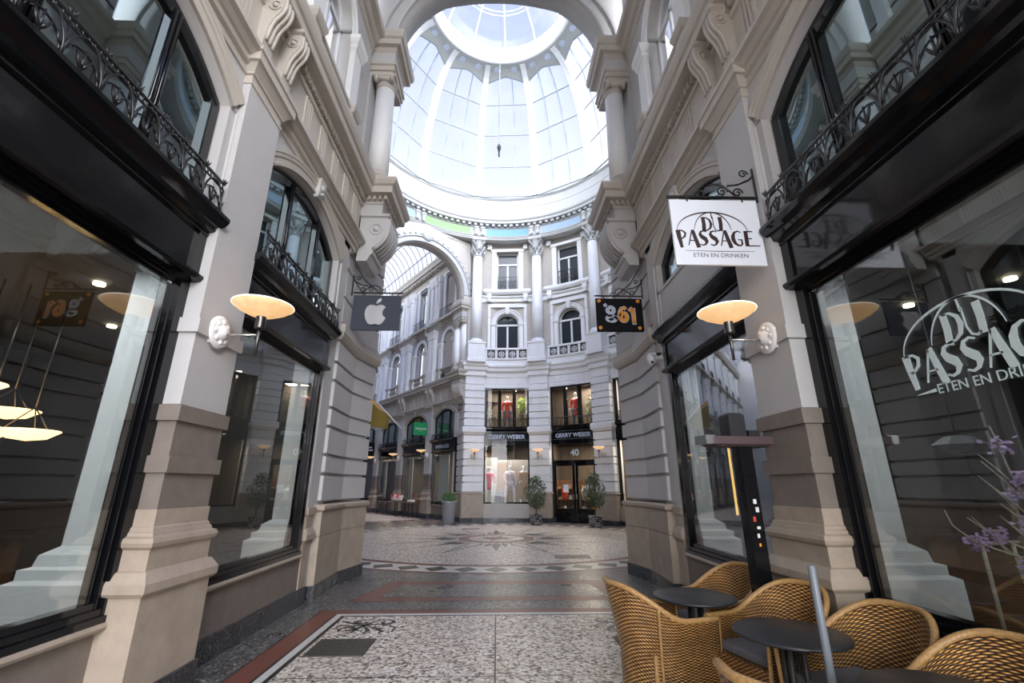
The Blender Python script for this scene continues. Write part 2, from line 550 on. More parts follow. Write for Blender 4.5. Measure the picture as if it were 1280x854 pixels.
PED = [(.10, 0), (.10, .22)]
PB = [(.08, .22), (.08, .84), (.10, .845), (.12, .87), (.12, .93), (.075, 1.0), (.05, 1.01), (.05, 1.15)]
TOR = [(.05, 1.15), (.075, 1.17), (.085, 1.2), (.075, 1.23), (.045, 1.245), (.04, 1.27), (.03, 1.275), (.025, 1.30), (.012, 1.31), (.012, 1.43)]


def pilaster(fn, tp, hw, label, group, dw=-2.80, df=-2.60):
    t = thing('pilaster', label, 'pilaster', fn(tp, df, 0), group)
    m = MB(fn); m.ring(tp - hw, tp + hw, dw, df, PED); m.build('plinth', M['granite'], t)
    m = MB(fn); m.ring(tp - hw, tp + hw, dw, df, PB + TOR); m.build('pedestal', M['stone'], t)
    def bands(z0, z1, bl):
        pts = [(0, z0)]
        for b in bl:
            pts += [(0, b), (.03, b + .003), (.03, b + .13), (0, b + .133)]
        return pts + [(0, z1)]
    m = MB(fn); m.ring(tp - hw, tp + hw, dw, df, bands(1.43, 2.245, [1.70, 2.105])); m.build('lower_shaft', M['brown'], t)
    m = MB(fn); m.ring(tp - hw, tp + hw, dw, df, bands(2.245, 5.60, [2.86])); m.build('shaft', M['paint'], t)
    m = MB(fn)
    m.ring(tp - hw, tp + hw, dw, df, [(0, 5.60), (.012, 5.605), (.012, 5.64), (0, 5.645), (0, 5.72), (.02, 5.725), (.02, 5.75), (.05, 5.80), (.07, 5.83), (.10, 5.84), (.10, 5.94), (.12, 5.95), (.12, 6.0)])
    m.build('capital', M['cream'], t)
    return t


def console(fn, u0, u1, dback, z0, z1, proj, label, group, mt='cream', ribs=5, ros=True, cat='bracket', cap=.04):
    """scroll bracket standing out from dback"""
    t = thing('scroll_bracket', label, cat, fn((u0 + u1) / 2, dback, z0), group)
    H_ = z1 - z0; R = proj * .34
    cx, cz = dback + proj * .60, z1 - H_ * .27
    pr = [(1.0, 1.0), (1.03, .88), (1.03, .76), (.98, .64), (.90, .53), (.78, .43), (.64, .35), (.52, .30)]
    if proj < .3:
        pr = [(1.0, 1.0), (1.04, .92), (1.04, .84), (.98, .76), (.84, .68), (.66, .60), (.52, .48), (.44, .34), (.38, .22)]
        cx, cz, R = dback + proj * .62, z1 - H_ * .18, proj * .42
    out = [(dback + proj * a, z0 + H_ * b) for a, b in pr]
    tail = [(dback + proj * .3, z0), (dback, z0)] if proj < .3 else [(dback + proj * a, z0 + H_ * b) for a, b in ((.50, .27), (.56, .25), (.56, .17), (.48, .15), (.44, .08), (.36, 0), (0, 0))]
    poly = [(dback, z1)] + out + tail
    m = MB(fn); m.prism_u(poly, u0, u1); body = m.build('scroll_body', M[mt], t)
    if ribs:
        m = MB(fn)
        w = (u1 - u0) / ribs
        for i in range(ribs):
            c = u0 + (i + .5) * w
            rows = [(c, d, z) for d, z in out]
            m.tube(rows, w * .36, 6)
        m.build('flutes', M[mt], body)
    if ros:
        for uu, sg in ((u0, -1), (u1, 1)):
            m = MB(fn)
            rr = R
            m.tube([(uu + sg * .006, cx + rr * .62 * math.cos(a * PI / 8), cz + rr * .62 * math.sin(a * PI / 8)) for a in range(16)], rr * .09, 6, closed=True)
            m.lathe_ax((uu, cx, cz), (sg, 0, 0), [(rr * .30, 0), (rr * .30, .012), (rr * .18, .03), (0.001, .035)], 12)
            m.build('rosette', M[mt], body)
    if cap:
        m = MB(fn); m.ring(u0, u1, dback, dback + proj, [(0, z1), (cap, z1 + .02), (cap, z1 + .07)]); m.build('abacus', M[mt], t)
    return t


def wall_lamp(fn, tp, df, z, label, group, part_names=True):
    """rosette, horizontal arm, ribbed holder, glass bowl"""
    t = thing('wall_lamp', label, 'lamp', fn(tp, df, z), group)
    r = MB(fn)
    r.ring(tp - .10, tp + .10, df, df + .02, [(0, z - .10), (0, z + .10)])
    r.lathe_ax((tp, df + .02, z + .02), (0, 1, 0), [(.155, 0), (.155, .02), (.125, .035), (.10, .03), (.07, .045), (.05, .075), (.02, .085)], 22)
    for k in range(8):
        a = k * PI / 4
        r.lathe_ax((tp + .095 * math.cos(a), df + .05, z + .02 + .095 * math.sin(a)), (0, 1, 0), [(.028, -.02), (.028, .008), (.008, .02)], 8)
    r.build('rosette', M['white'], t)
    a = MB(fn)
    x = df + .385
    a.tube([(tp, df + .06, z), (tp, x, z)], .012, 8)
    a.build('arm', M['steel'], t)
    a = MB(fn); a.tube([(tp, x, z - .20), (tp, x, z + .13)], [.014, .017], 8)
    a.build('stem', M['darksteel'], t)
    h = MB(fn)
    h.lathe(tp, x, [(.035, z + .06)] + [(.045 - .004 * (k % 2), z + .065 + .015 * k) for k in range(8)] + [(.05, z + .185)], 18)
    h.build('lamp_holder', M['darksteel'], t)
    b = MB(fn)
    b.lathe(tp, x, [(.04, z + .175), (.12, z + .20), (.22, z + .25), (.262, z + .285), (.262, z + .295), (.21, z + .262), (.11, z + .215), (.035, z + .19)], 40, cap=False)
    bowl = b.build('glass_bowl', M['shade'], t)
    b = MB(fn)
    b.tube([(tp + .263 * math.cos(q * PI / 20), x + .263 * math.sin(q * PI / 20), z + .291) for q in range(40)], .0065, 6, closed=True)
    b.build('bowl_rim', M['shade_rim'], bowl)
    return t


def shop_bay(fn, tc, hw, hi, n_name, desc, glassm='glass', fine=True, rail_label='', rail_group='', sign=None, low_open=False, sill=None):
    """one bay: apron, sill, black shopfront, fascia, railing and arched window above.  hw = half glass, hi = half opening"""
    st = sthing('window_%s' % n_name, desc, fn(tc, -2.8, 0))
    g = 1.0
    # black shop frame
    m = MB(fn)
    for k, (o, d) in enumerate(((0, -2.795), (.045, -2.77), (.09, -2.745))):
        w = .045 if k < 2 else hi - hw - .09
        for s in (-1, 1):
            a = tc + s * (hw + o); b = tc + s * (hw + o + w)
            m.box(min(a, b), max(a, b), -2.86, d, .70, 3.25 + (.0 if k < 2 else .1))
        m.box(tc - hw - o, tc + hw + o, -2.86, d, 3.25 + o * .6, 3.25 + (o + .045) * .6)
        m.box(tc - hi, tc + hi, -2.86, d + .02, .83 - o - .045, .83 - o)
    m.build('frame', M['black'], st)
    m = MB(fn); m.box(tc - hw - .01, tc + hw + .01, -2.806, -2.80, .825, 3.255)
    m.build('pane', M[glassm], st)
    # fascia
    m = MB(fn)
    m.box(tc - hi, tc + hi, -2.86, -2.71, 3.33, 3.84)
    m.prof(tc - hi - .02, tc + hi + .02, [(-2.72, 3.33), (-2.66, 3.335), (-2.64, 3.36), (-2.64, 3.385), (-2.67, 3.40), (-2.72, 3.41)])
    m.prof(tc - hi - .02, tc + hi + .02, [(-2.72, 3.78), (-2.68, 3.79), (-2.68, 3.83), (-2.63, 3.84), (-2.62, 3.88), (-2.56, 3.91), (-2.53, 3.95), (-2.53, 3.985), (-2.86, 3.99)])
    for s in (-1, 1):
        a = tc + s * (hi - .11); b = tc + s * hi
        m.box(min(a, b), max(a, b), -2.72, -2.69, 3.33, 3.84)
    m.build('fascia', M['black'], st)
    # upper arched window
    cz = seg(tc, hw + .04, 5.16, 5.55, 16)
    m = MB(fn)
    m.sweep(cz, [(-.09, -2.85), (-.09, -2.78), (-.02, -2.765), (.03, -2.765), (.03, -2.85)])
    for s in (-1, 1):
        a = tc + s * (hw - .05); b = tc + s * (hw + .07)
        m.box(min(a, b), max(a, b), -2.85, -2.77, 3.985, 5.17)
        c = tc + s * hw * .42
        m.box(c - .045, c + .045, -2.86, -2.775, 3.985, 5.50)
        for q in (-.026, .026):
            m.tube([(c + q, -2.77, 3.985), (c + q, -2.77, 5.48)], .022, 8)
    m.box(tc - hw, tc + hw, -2.85, -2.77, 3.985, 4.05)
    m.build('upper_frame', M['black'], st)
    m = MB(fn)
    m.face([(tc - hw, -2.81, 3.99), (tc + hw, -2.81, 3.99)] + [(u, -2.81, z) for u, z in inset(cz, .02)][::-1])
    m.build('upper_pane', M['glass_up'], st)
    if sill:
        m = MB(fn); m.box(tc - hi, tc + hi, -2.9, -2.70, 3.99, sill); m.box(tc - hi, tc + hi, -2.9, -2.68, sill - .05, sill)
        m.build('parapet_panel', M['paint'], st)
        m = MB(fn); m.box(tc - hw - .05, tc + hw + .05, -2.85, -2.77, sill, sill + .08); m.build('upper_sill_rail', M['black'], st)
    if rail_label:
        railing(fn, tc - hi + .10, tc + hi - .10, -2.575, 3.985, rail_label, rail_group, .30, 9 if fine else 7, fine)
    return st


def bay_wall(fn, tc, hi, tm, label, names):
    """masonry of a bay up to the entablature"""
    m = MB(fn); m.box(tc - tm, tc + tm, -3.0, -2.78, .2, .64)
    o = struct(m.build(names[0], M['brown']), label)
    m = MB(fn); m.box(tc - tm, tc + tm, -2.9, -2.745, 0, .22)
    struct(m.build('baseboard_' + names[1], M['granite']))
    m = MB(fn); m.prof(tc - hi - .02, tc + hi + .02, [(-2.86, .63), (-2.745, .635), (-2.715, .65), (-2.705, .67), (-2.715, .69), (-2.745, .705), (-2.86, .71)])
    struct(m.build('trim_sill', M['stone']))
    m = MB(fn)
    cv = seg(tc, hi - .11, 5.20, 5.62, 20)
    m.archwall(tc - tm, tc + tm, 5.75, cv, -2.95, -2.68, back=False)
    for s in (-1, 1):
        a = tc + s * (hi - .11); b = tc + s * tm
        m.box(min(a, b), max(a, b), -2.95, -2.68, 3.99, 5.21)
        m.box(tc + s * (hi - .005) - .012, tc + s * (hi - .005) + .012, -2.7, -2.655, 3.99, 5.2)
    struct(m.build(names[0], M['paint']), label)
    m = MB(fn)
    m.sweep(cv, [(0, -2.68), (0, -2.645), (.03, -2.64), (.035, -2.655), (.10, -2.65), (.11, -2.635), (.15, -2.63), (.16, -2.62), (.19, -2.62), (.19, -2.68)])
    struct(m.build('trim_archivolt', M['cream']))
    # keystone
    k = MB(fn)
    k.ring(tc - .07, tc + .07, -2.68, -2.60, [(-.02, 5.58), (0, 5.62), (.01, 5.70), (.025, 5.80), (.03, 5.86)])
    k.lathe_ax((tc, -2.60, 5.74), (0, 1, 0), [(.055, 0), (.05, .03), (.02, .05)], 10)
    k.tube([(tc - .05, -2.585, 5.60), (tc - .03, -2.56, 5.63), (tc + .03, -2.56, 5.63), (tc + .05, -2.585, 5.60)], .018, 6)
    struct(k.build('trim_keystone', M['ring']))


def entab(fn, t0, t1, label, dent=True, flute_groups=()):
    m = MB(fn)
    m.prof(t0, t1, [(-2.72, 5.70), (-2.66, 5.72), (-2.66, 5.80), (-2.62, 5.815), (-2.62, 5.88), (-2.59, 5.89), (-2.55, 5.93), (-2.50, 5.945), (-2.50, 6.0), (-2.52, 6.01), (-2.52, 6.04), (-2.66, 6.05), (-2.66, 6.72), (-2.63, 6.73), (-2.62, 6.79), (-2.66, 6.80), (-2.66, 6.93), (-2.50, 6.935), (-2.44, 6.94), (-2.43, 6.97), (-2.43, 7.06), (-2.40, 7.08), (-2.38, 7.13), (-2.365, 7.19), (-2.365, 7.23), (-2.95, 7.26)])
    struct(m.build('trim_cornice', M['cream']), label)
    if dent:
        m = MB(fn)
        n = int((t1 - t0) / .105)
        for i in range(n):
            u = t0 + (i + .5) * (t1 - t0) / n
            m.box(u - .033, u + .033, -2.67, -2.575, 6.82, 6.93)
        struct(m.build('trim_dentils', M['cream']))
    if flute_groups:
        m = MB(fn)
        for g in flute_groups:
            for k in range(4):
                u = g + (k - 1.5) * .065
                m.box(u - .018, u + .018, -2.67, -2.635, 6.10, 6.70)
        struct(m.build('trim_frieze_ribs', M['cream']))


def upper_storey(fn, t0, t1, bays, mtw='paint', mtt='cream', who='corridor', lights=None, visible=True, frm='winframe'):
    """first and second upper floors above the entablature"""
    W = -2.75
    hw = .62
    allb = sorted(bays)
    edges = [t0] + [(a + b) / 2 for a, b in zip(allb[:-1], allb[1:])] + [t1]
    m = MB(fn)
    for tc, a, b in zip(allb, edges[:-1], edges[1:]):
        cv = semi(tc, hw, 9.55, 16)
        m.archwall(a, b, 11.45, cv, -3.1, W, back=False)
        for x0, x1 in ((a, tc - hw), (tc + hw, b)):
            m.box(x0, x1, -3.1, W, 7.2, 9.55)
        # second floor wall with a rectangular opening
        for x0, x1 in ((a, tc - .55), (tc + .55, b)):
            m.box(x0, x1, -3.1, W, 11.4, 14.1)
        m.box(tc - .55, tc + .55, -3.1, W, 13.7, 14.1)
    m.box(t0, t1, -3.2, W, 14.0, 15.2)
    struct(m.build('wall_%s' % who, M[mtw]), 'upper facade of the %s with arched and square windows' % who.replace('_', ' '))
    m = MB(fn)
    # ledge, cornice
    m.prof(t0, t1, [(W, 10.45), (W + .04, 10.5), (W + .04, 10.62), (W + .1, 10.66), (W + .14, 10.78), (W + .24, 10.82), (W + .26, 10.92), (W, 10.96)])
    m.prof(t0, t1, [(W, 13.95), (W + .05, 14.0), (W + .05, 14.25), (W + .02, 14.27), (W + .02, 14.6), (W + .15, 14.66), (W + .38, 14.70), (W + .40, 14.86), (W + .46, 15.0), (W + .46, 15.08), (W - .3, 15.2)])
    struct(m.build('trim_upper_cornice', M[mtt]))
    m = MB(fn)
    n = int((t1 - t0) / .27)
    for i in range(n):
        u = t0 + (i + .5) * (t1 - t0) / n
        m.box(u - .06, u + .06, W, W + .32, 14.48, 14.66)
    struct(m.build('trim_modillions', M[mtt]))
    for tc in allb:
        st = sthing('window_upper', 'arched upper window of the %s' % who.replace('_', ' '), fn(tc, W, 8))
        m = MB(fn)
        cv = semi(tc, hw, 9.55, 16)
        m.sweep(cv, [(-.05, -2.98), (-.05, -2.94), (.0, -2.93), (.0, -2.98)])
        for s in (-1, 0, 1):
            m.box(tc + s * (hw - .03) - .035, tc + s * (hw - .03) + .035, -2.98, -2.93, 7.95, 9.58 + (0 if s else 0))
        m.box(tc - hw, tc + hw, -2.98, -2.93, 9.5, 9.6)
        m.build('frame', M[frm], st)
        m = MB(fn)
        m.face([(tc - hw, -2.97, 7.9), (tc + hw, -2.97, 7.9)] + [(u, -2.97, z) for u, z in cv][::-1])
        m.build('pane', M['glass_far'], st)
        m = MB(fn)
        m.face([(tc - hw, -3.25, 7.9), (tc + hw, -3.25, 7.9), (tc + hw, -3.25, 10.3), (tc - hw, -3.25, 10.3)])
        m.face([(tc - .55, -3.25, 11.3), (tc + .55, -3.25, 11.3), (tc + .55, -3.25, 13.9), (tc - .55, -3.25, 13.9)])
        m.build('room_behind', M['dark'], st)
        m = MB(fn)
        m.sweep(cv, [(.0, W), (.0, W + .03), (.08, W + .04), (.1, W + .06), (.17, W + .06), (.17, W)])
        for s in (-1, 1):
            c = tc + s * (hw + .2)
            m.ring(c - .17, c + .17, W, W + .10, [(.02, 7.3), (.02, 8.0), (0, 8.02), (0, 9.2), (.03, 9.25), (.03, 9.30), (.06, 9.36), (.08, 9.42), (.08, 9.5)])
            c = tc + s * .65
            m.ring(c - .1, c + .1, W, W + .06, [(0, 11.0), (0, 13.7), (.04, 13.75), (.04, 13.85)])
            # giant order strip with scroll capital
            c = tc + s * 1.27
            m.ring(c - .13, c + .13, W, W + .12, [(.04, 11.0), (.04, 11.2), (0, 11.25), (0, 13.5), (.06, 13.6), (.08, 13.95)])
        m.box(tc - .85, tc + .85, W, W + .10, 13.85, 13.95)
        m.build('surround', M['white' if frm == 'winframe' else mtt], st)
        m = MB(fn)
        for s in (-1, 0, 1):
            m.box(tc + s * .52 - .03, tc + s * .52 + .03, -2.98, -2.93, 11.4, 13.72)
        for z in (11.4, 13.0, 13.66):
            m.box(tc - .55, tc + .55, -2.98, -2.93, z, z + .06)
        m.build('square_frame', M[frm], st)
        m = MB(fn); m.box(tc - .55, tc + .55, -2.972, -2.968, 11.4, 13.7)
        m.build('square_pane', M['glass_far'], st)
        if who == 'far_arcade':
            m = MB(fn)
            for s in (-1, 1):
                c = tc + s * 1.5
                m.ring(c - .15, c + .15, W, W + .22, [(.05, 7.3), (.05, 7.95), (0, 8.0), (0, 9.9), (.04, 9.95), (.05, 10.1), (.09, 10.3), (.12, 10.4)])
                m.ring(c - .13, c + .13, W, W + .2, [(.04, 11.0), (.04, 11.3), (0, 11.35), (0, 13.3), (.04, 13.35), (.05, 13.5), (.10, 13.8), (.12, 13.95)])
            m.build('giant_order', M['white'], st)
            m = MB(fn)
            m.ring(tc - .95, tc + .95, W, W + .34, [(0, 10.78), (.03, 10.82), (.03, 10.95)])
            for s in (-1, 1): m.ring(tc + s * .75 - .09, tc + s * .75 + .09, W, W + .2, [(-.03, 10.45), (.0, 10.6), (.06, 10.78)])
            m.build('ledge', M['cream'], st)
            m = MB(fn)
            m.tube([(tc - .7, W + .3, 11.5), (tc + .7, W + .3, 11.5)], .02, 5)
            for k in range(13):
                m.tube([(tc - .7 + k * .1167, W + .3, 10.95), (tc - .7 + k * .1167, W + .3, 11.5)], .013, 4)
            m.build('iron_guard', M['iron'], st)
        # balcony ledge above
        if visible:
            b = thing('balcony', 'stone balcony with iron panels, %s' % (lights or {}).get(tc, 'upper floor'), 'balcony', fn(tc, W, 7.3))
            b['group'] = 'stone balconies of the ' + who.replace('_', ' ')
            for s in (-1, 1):
                m = MB(fn)
                c = tc + s * .86
                m.ring(c - .13, c + .13, W, W + .16, [(.03, 7.24), (.03, 7.34), (0, 7.36), (0, 7.82), (.03, 7.85), (.06, 7.93), (.06, 7.98)])
                m.build('balcony_post', M[mtt], b)
            m = MB(fn); m.ring(tc - .75, tc + .75, W, W + .10, [(0, 7.86), (.04, 7.9), (.04, 7.96)]); m.build('hand_rail', M[mtt], b)
            m = MB(fn)
            for k in range(9):
                u = tc - .66 + k * .165
                m.tube([(u, W + .08, 7.28), (u + .05, W + .08, 7.42), (u - .05, W + .08, 7.6), (u, W + .08, 7.84)], .014, 5)
                m.tube([(u + .08 * math.cos(q), W + .08, 7.55 + .1 * math.sin(q)) for q in [j * PI / 4 for j in range(8)]], .012, 5, closed=True)
            m.build('iron_panel', M['iron'], b)


def pier(fn, side, where):
    """rusticated end pier with console, entablature block, column and upper block (t = 16.08 - y for the camera corridor)"""
    poly = [(8.52, -2.86), (8.50, -2.69), (7.33, -2.74), (6.47, -2.56), (6.38, -2.66), (6.3, -3.35 if where == 'cam' else -2.95)]
    if where != 'cam':
        poly = [(8.52, -2.86), (8.50, -2.69), (7.80, -2.72), (7.57, -2.62), (7.5, -2.75), (7.5, -2.9)]
        f0_ = fn
        fn = lambda u, d, z: f0_(u - 1.1, d, z)
    # normals: plan offsets go to the left of the walking direction; we walk towards smaller t so left is... handled by sign
    S = -1
    def off(pts): return [(S * p, z) for p, z in pts]
    t = thing('rusticated_pier', 'tall rusticated stone pier at the %s of the rotunda entrance, with fluted scroll console' % side if where == 'cam' else 'rusticated pier where the far arcade meets the rotunda', 'pier', fn(7.6, -2.7, 0))
    m = MB(fn); m.plan(poly, off([(.02, 0), (.02, .2)])); m.build('plinth', M['granite'], t)
    m = MB(fn); m.plan(poly, off([(0, .2), (0, .86), (-.012, .865), (0, .875), (0, 1.22), (.03, 1.235), (.045, 1.26), (.045, 1.30), (.02, 1.33)])); m.build('base', M['stone'], t)
    lines = [1.35, 1.78, 2.08, 2.53, 2.84, 3.30, 3.62, 4.02]
    m = MB(fn); pts = []
    for a, b in zip(lines[:-1], lines[1:]):
        pts += [(-.125, a), (-.125, a + .022), (-.055, a + .034), (-.055, b - .022), (-.125, b - .010)]
    m.plan(poly, off(pts)); m.build('rusticated_shaft', M['paint'], t)
    m = MB(fn)
    m.plan(poly, off([(-.055, 4.02), (-.02, 4.04), (.02, 4.10), (.02, 4.13), (.035, 4.14), (.035, 4.30), (-.055, 4.33)])); m.build('impost_ledge', M['cream'], t)
    lines = [4.33, 4.82, 5.37, 5.70, 6.1, 6.55]
    m = MB(fn); pts = []
    for a, b in zip(lines[:-1], lines[1:]):
        pts += [(-.125, a), (-.125, a + .022), (-.055, a + .034), (-.055, b - .022), (-.125, b - .010)]
    m.plan(poly, off(pts)); m.plan(poly, off([(-.06, 6.55), (-.06, 7.2)])); m.build('upper_shaft', M['paint'], t)
    if where == 'cam':
        m = MB(fn); m.box(8.2, 9.04, -3.1, -2.80, 0, 7.2); struct(m.build('wall_corner', M['paint']))
    # window respond beside the pier
    r = thing('pilaster', 'slim half pilaster between the %s pier and the second shop window' % side if where == 'cam' else 'slim half pilaster beside the far arcade pier', 'pilaster', fn(8.75, -2.75, 0))
    m = MB(fn); m.ring(8.66, 8.93, -2.9, -2.74, [(.0, 0), (0, .22)]); m.build('plinth', M['granite'], r)
    m = MB(fn); m.ring(8.68, 8.90, -2.9, -2.76, [(0, .22), (0, .80), (.03, .84), (.05, .86), (.05, .93), (.02, 1.0), (.0, 1.02), (0, 1.18), (.03, 1.2), (.03, 1.3)]); m.build('pedestal', M['stone'], r)
    m = MB(fn); m.ring(8.70, 8.88, -2.9, -2.77, [(0, 1.3), (0, 5.42)]); m.build('shaft', M['paint'], r)
    m = MB(fn); m.ring(8.70, 8.88, -2.9, -2.77, [(0, 5.42), (.03, 5.44), (.03, 5.48), (.05, 5.56), (.09, 5.62), (.09, 5.72)]); m.build('capital', M['cream'], r)
    if where != 'cam':
        console(fn, 7.5, 8.3, -2.68, 5.62, 6.58, .46, 'large fluted scroll bracket on the far arcade pier', None)
    else:
        console(fn, 7.66, 8.38, -2.66, 5.60, 6.52, .52, 'large fluted scroll console with rosette high on the %s pier' % side, None, mt='paint', ribs=6)
    # entablature block
    e = thing('entablature_block', ('projecting cornice block carrying the %s column' % side) if where == 'cam' else 'projecting cornice block at the far arcade corner', 'cornice', fn(8, -2.3, 6.6))
    m = MB(fn)
    m.ring(7.56, 8.40, -2.9, -2.26, [(0, 6.58), (0, 6.80), (.02, 6.81), (.03, 6.85)]); m.build('frieze_block', M['paint'], e)
    m = MB(fn)
    m.ring(7.56, 8.40, -2.9, -2.26, [(.03, 6.94), (.20, 6.95), (.21, 7.08), (.25, 7.11), (.29, 7.19), (.29, 7.24), (.1, 7.30), (.1, 7.34)]); m.build('corona', M['cream'], e)
    m = MB(fn)
    m.ring(7.56, 8.40, -2.9, -2.26, [(.03, 6.85), (.03, 6.94)], bot=False, top=False)
    n = 9
    for i in range(n):
        u = 7.53 + (i + .5) * .90 / n
        m.box(u - .03, u + .03, -2.24, -2.16, 6.86, 6.94)
    for i in range(6):
        d = -2.75 + i * .105
        for uu in (7.46, 8.42):
            m.box(uu, uu + .08, d, d + .06, 6.86, 6.94)
    m.build('dentils', M['cream'], e)
    # column
    c = thing('column', ('smooth white column on the %s entablature block, scrolled capital' % side) if where == 'cam' else 'white column at the far arcade corner', 'column', fn(8.2, -2.46, 7.34))
    cu, cd = 8.28, -2.47
    m = MB(fn); m.ring4(cu - .22, cu + .22, cd - .22, cd + .22, [(0.02, 7.32), (0.02, 7.42)])
    m.lathe(cu, cd, [(.25, 7.42), (.26, 7.46), (.25, 7.5), (.225, 7.52), (.22, 7.55)], 28); m.build('base', M['cream'], c)
    m = MB(fn); m.lathe(cu, cd, [(.215, 7.54), (.21, 8.2), (.185, 9.72)], 32); m.build('shaft', M['white'], c)
    m = MB(fn)
    m.lathe(cu, cd, [(.185, 9.66), (.205, 9.68), (.205, 9.71), (.185, 9.73), (.2, 9.78), (.23, 9.83), (.24, 9.86)], 28)
    for a in (-.2, .2):
        for b in (-.2, .2):
            m.lathe_ax((cu + a, cd + b * .98 - .03 * (1 if b > 0 else -1), 9.84), (0, 1, 0), [(.075, -.04), (.075, .04)], 14)
    m.lathe_ax((cu - .2, cd, 9.84), (0, 1, 0), [(.07, -.16), (.05, 0), (.07, .16)], 14)
    m.lathe_ax((cu + .2, cd, 9.84), (0, 1, 0), [(.07, -.16), (.05, 0), (.07, .16)], 14)
    m.ring4(cu - .2, cu + .2, cd - .2, cd + .2, [(.03, 9.88), (.05, 9.91), (.05, 9.95)]); m.build('capital', M['cream'], c)
    # pilaster strip and wall behind the column
    m = MB(fn); m.box(7.45, 9.15, -3.0, -2.80, 7.2, 11.2); m.ring(8.0, 8.55, -2.85, -2.72, [(0, 7.3), (0, 9.95)])
    struct(m.build('wall_corner', M['paint']))
    # upper entablature block
    e2 = thing('impost_block', ('moulded block on the %s column that the great arch springs from' % side) if where == 'cam' else 'moulded impost block at the far arcade corner', 'cornice', fn(8.1, -2.3, 10))
    m = MB(fn)
    m.ring(7.62, 8.50, -3.0, -2.28, [(-.02, 9.95), (-.02, 10.05), (.01, 10.06), (.01, 10.18), (.04, 10.2), (.04, 10.25)]); m.build('architrave', M['cream'], e2)
    m = MB(fn); m.ring(7.62, 8.50, -3.0, -2.28, [(0, 10.25), (0, 10.55)]); m.build('frieze', M['paint'], e2)
    m = MB(fn); m.ring(7.62, 8.50, -3.0, -2.28, [(0, 10.55), (.02, 10.58), (.04, 10.66), (.12, 10.68), (.13, 10.80), (.17, 10.84), (.19, 10.95), (.19, 11.02), (.10, 11.08), (.02, 11.22)]); m.build('cornice', M['cream'], e2)


def corridor(key, side, bays, pils, hw, hi, tm, tmin, tmax, fine, who, glassm, upper_vis=True):
    fn = F[(key, side)]
    order = ['nearest' if key == 'cam' else 'first', 'second', 'third', 'fourth', 'fifth', 'sixth', 'seventh', 'eighth', 'ninth', 'tenth', 'eleventh']
    hw0, hi0, tm0 = hw, hi, tm
    for i, tc in enumerate(bays):
        o = order[i]
        hw, hi, tm = (1.08, 1.26, 1.42) if key == 'arm' and i == 0 else (hw0, hi0, tm0)
        if key == 'cam':
            desc = '%s shop window on the %s wall, black frame, counted from the camera' % (o, side)
            rl = 'black cast iron railing above the %s %s shop window' % ({'nearest': 'large nearest', 'second': 'second', 'third': 'rear'}.get(o, o), side)
        else:
            desc = '%s shop front of the far arcade counted from its corner' % o
            rl = 'small black railing above the %s far arcade shop' % o
        vis = True
        shop_bay(fn, tc, hw, hi, '%s_%d' % (side if key == 'cam' else 'arcade', i + 1), desc, glassm, fine, '' if (key == 'cam' and side == 'right' and i == 1) else rl, None, sill=4.72 if (key == 'cam' and side == 'right' and i == 1) else None)
        bay_wall(fn, tc, hi, tm, 'wall under and over shop window on the %s' % side, ('wall_' + (side if key == 'cam' else 'arcade'), side if key == 'cam' else 'arcade'))
    for i, tp in enumerate(pils):
        nm = order[i]
        pilaster(fn, tp, .325, ('%s banded stone pilaster on the %s wall of the passage' % (nm, side)) if key == 'cam' else '%s banded pilaster along the far arcade shops' % nm, None)
        for q in (-.23, .23):
            console(fn, tp + q - .10, tp + q + .10, -2.66, 6.08, 6.86, .23,
                    ('scroll bracket above the %s %s pilaster, %s of the pair' % (nm, side, 'nearer' if q > 0 else 'farther')) if key == 'cam' else 'small scroll bracket above the %s far arcade pilaster' % nm,
                    None if key == 'cam' else 'paired brackets over the %s far arcade pilaster' % nm, ribs=3, ros=key == 'cam', cap=.03)  # tan cream colour on these brackets stands in for their shade
    fg = []
    u = tmin + .35
    while u < tmax:
        if all(abs(u - p) > .5 for p in pils): fg.append(u)
        u += .54
    entab(fn, tmin, tmax, 'moulded cornice running along the %s wall' % side if key == 'cam' else 'moulded cornice along the far arcade', True, fg)
# ------------------------------------------------------------ rotunda
PHI0, BETA = 3.9, 27.5
RREF = 6.8


def rot_fn(phi):
    def f(u, d, z):
        a = math.radians(phi) + u / RREF
        return (-d * math.sin(a), YC - d * math.cos(a), z)
    return f


HB = RREF * math.radians(BETA) / 2      # half a bay along the wall
NB = [(PHI0 + BETA * k) for k in range(0, 5)]      # bay centres from the far wall clockwise
LB = [-74, -101.5, -129]                          # bays left of the far arcade
names_b = {0: 'far bay facing the entrance', 1: 'door bay', 2: 'right hand bay'}


def text(s, size, loc, xdir, zdir, material, parent, name='lettering', ext=.004, bold=0., align='CENTER', sx=1.):
    cu = bpy.data.curves.new(name, 'FONT'); cu.body = s; cu.size = size; cu.extrude = ext; cu.offset = bold
    cu.align_x = align; cu.align_y = 'CENTER'
    tmp = bpy.data.objects.new('tmp', cu)
    COL.objects.link(tmp)
    me = bpy.data.meshes.new_from_object(tmp.evaluated_get(bpy.context.evaluated_depsgraph_get()))
    bpy.data.objects.remove(tmp); me.materials.clear(); me.materials.append(material)
    for p in me.polygons: p.material_index = 0
    o = bpy.data.objects.new(name, me); COL.objects.link(o)
    x = Vector(xdir).normalized(); z = Vector(zdir).normalized(); y = x.cross(z) * -1
    n = x.cross(z)          # facing
    mtx = Matrix((x * sx, z, n)).transposed().to_4x4(); mtx.translation = Vector(loc)
    if parent is not None:
        o.parent = parent; o.matrix_parent_inverse = INV.get(parent.name, Matrix.Identity(4))
    o.matrix_basis = mtx
    return o


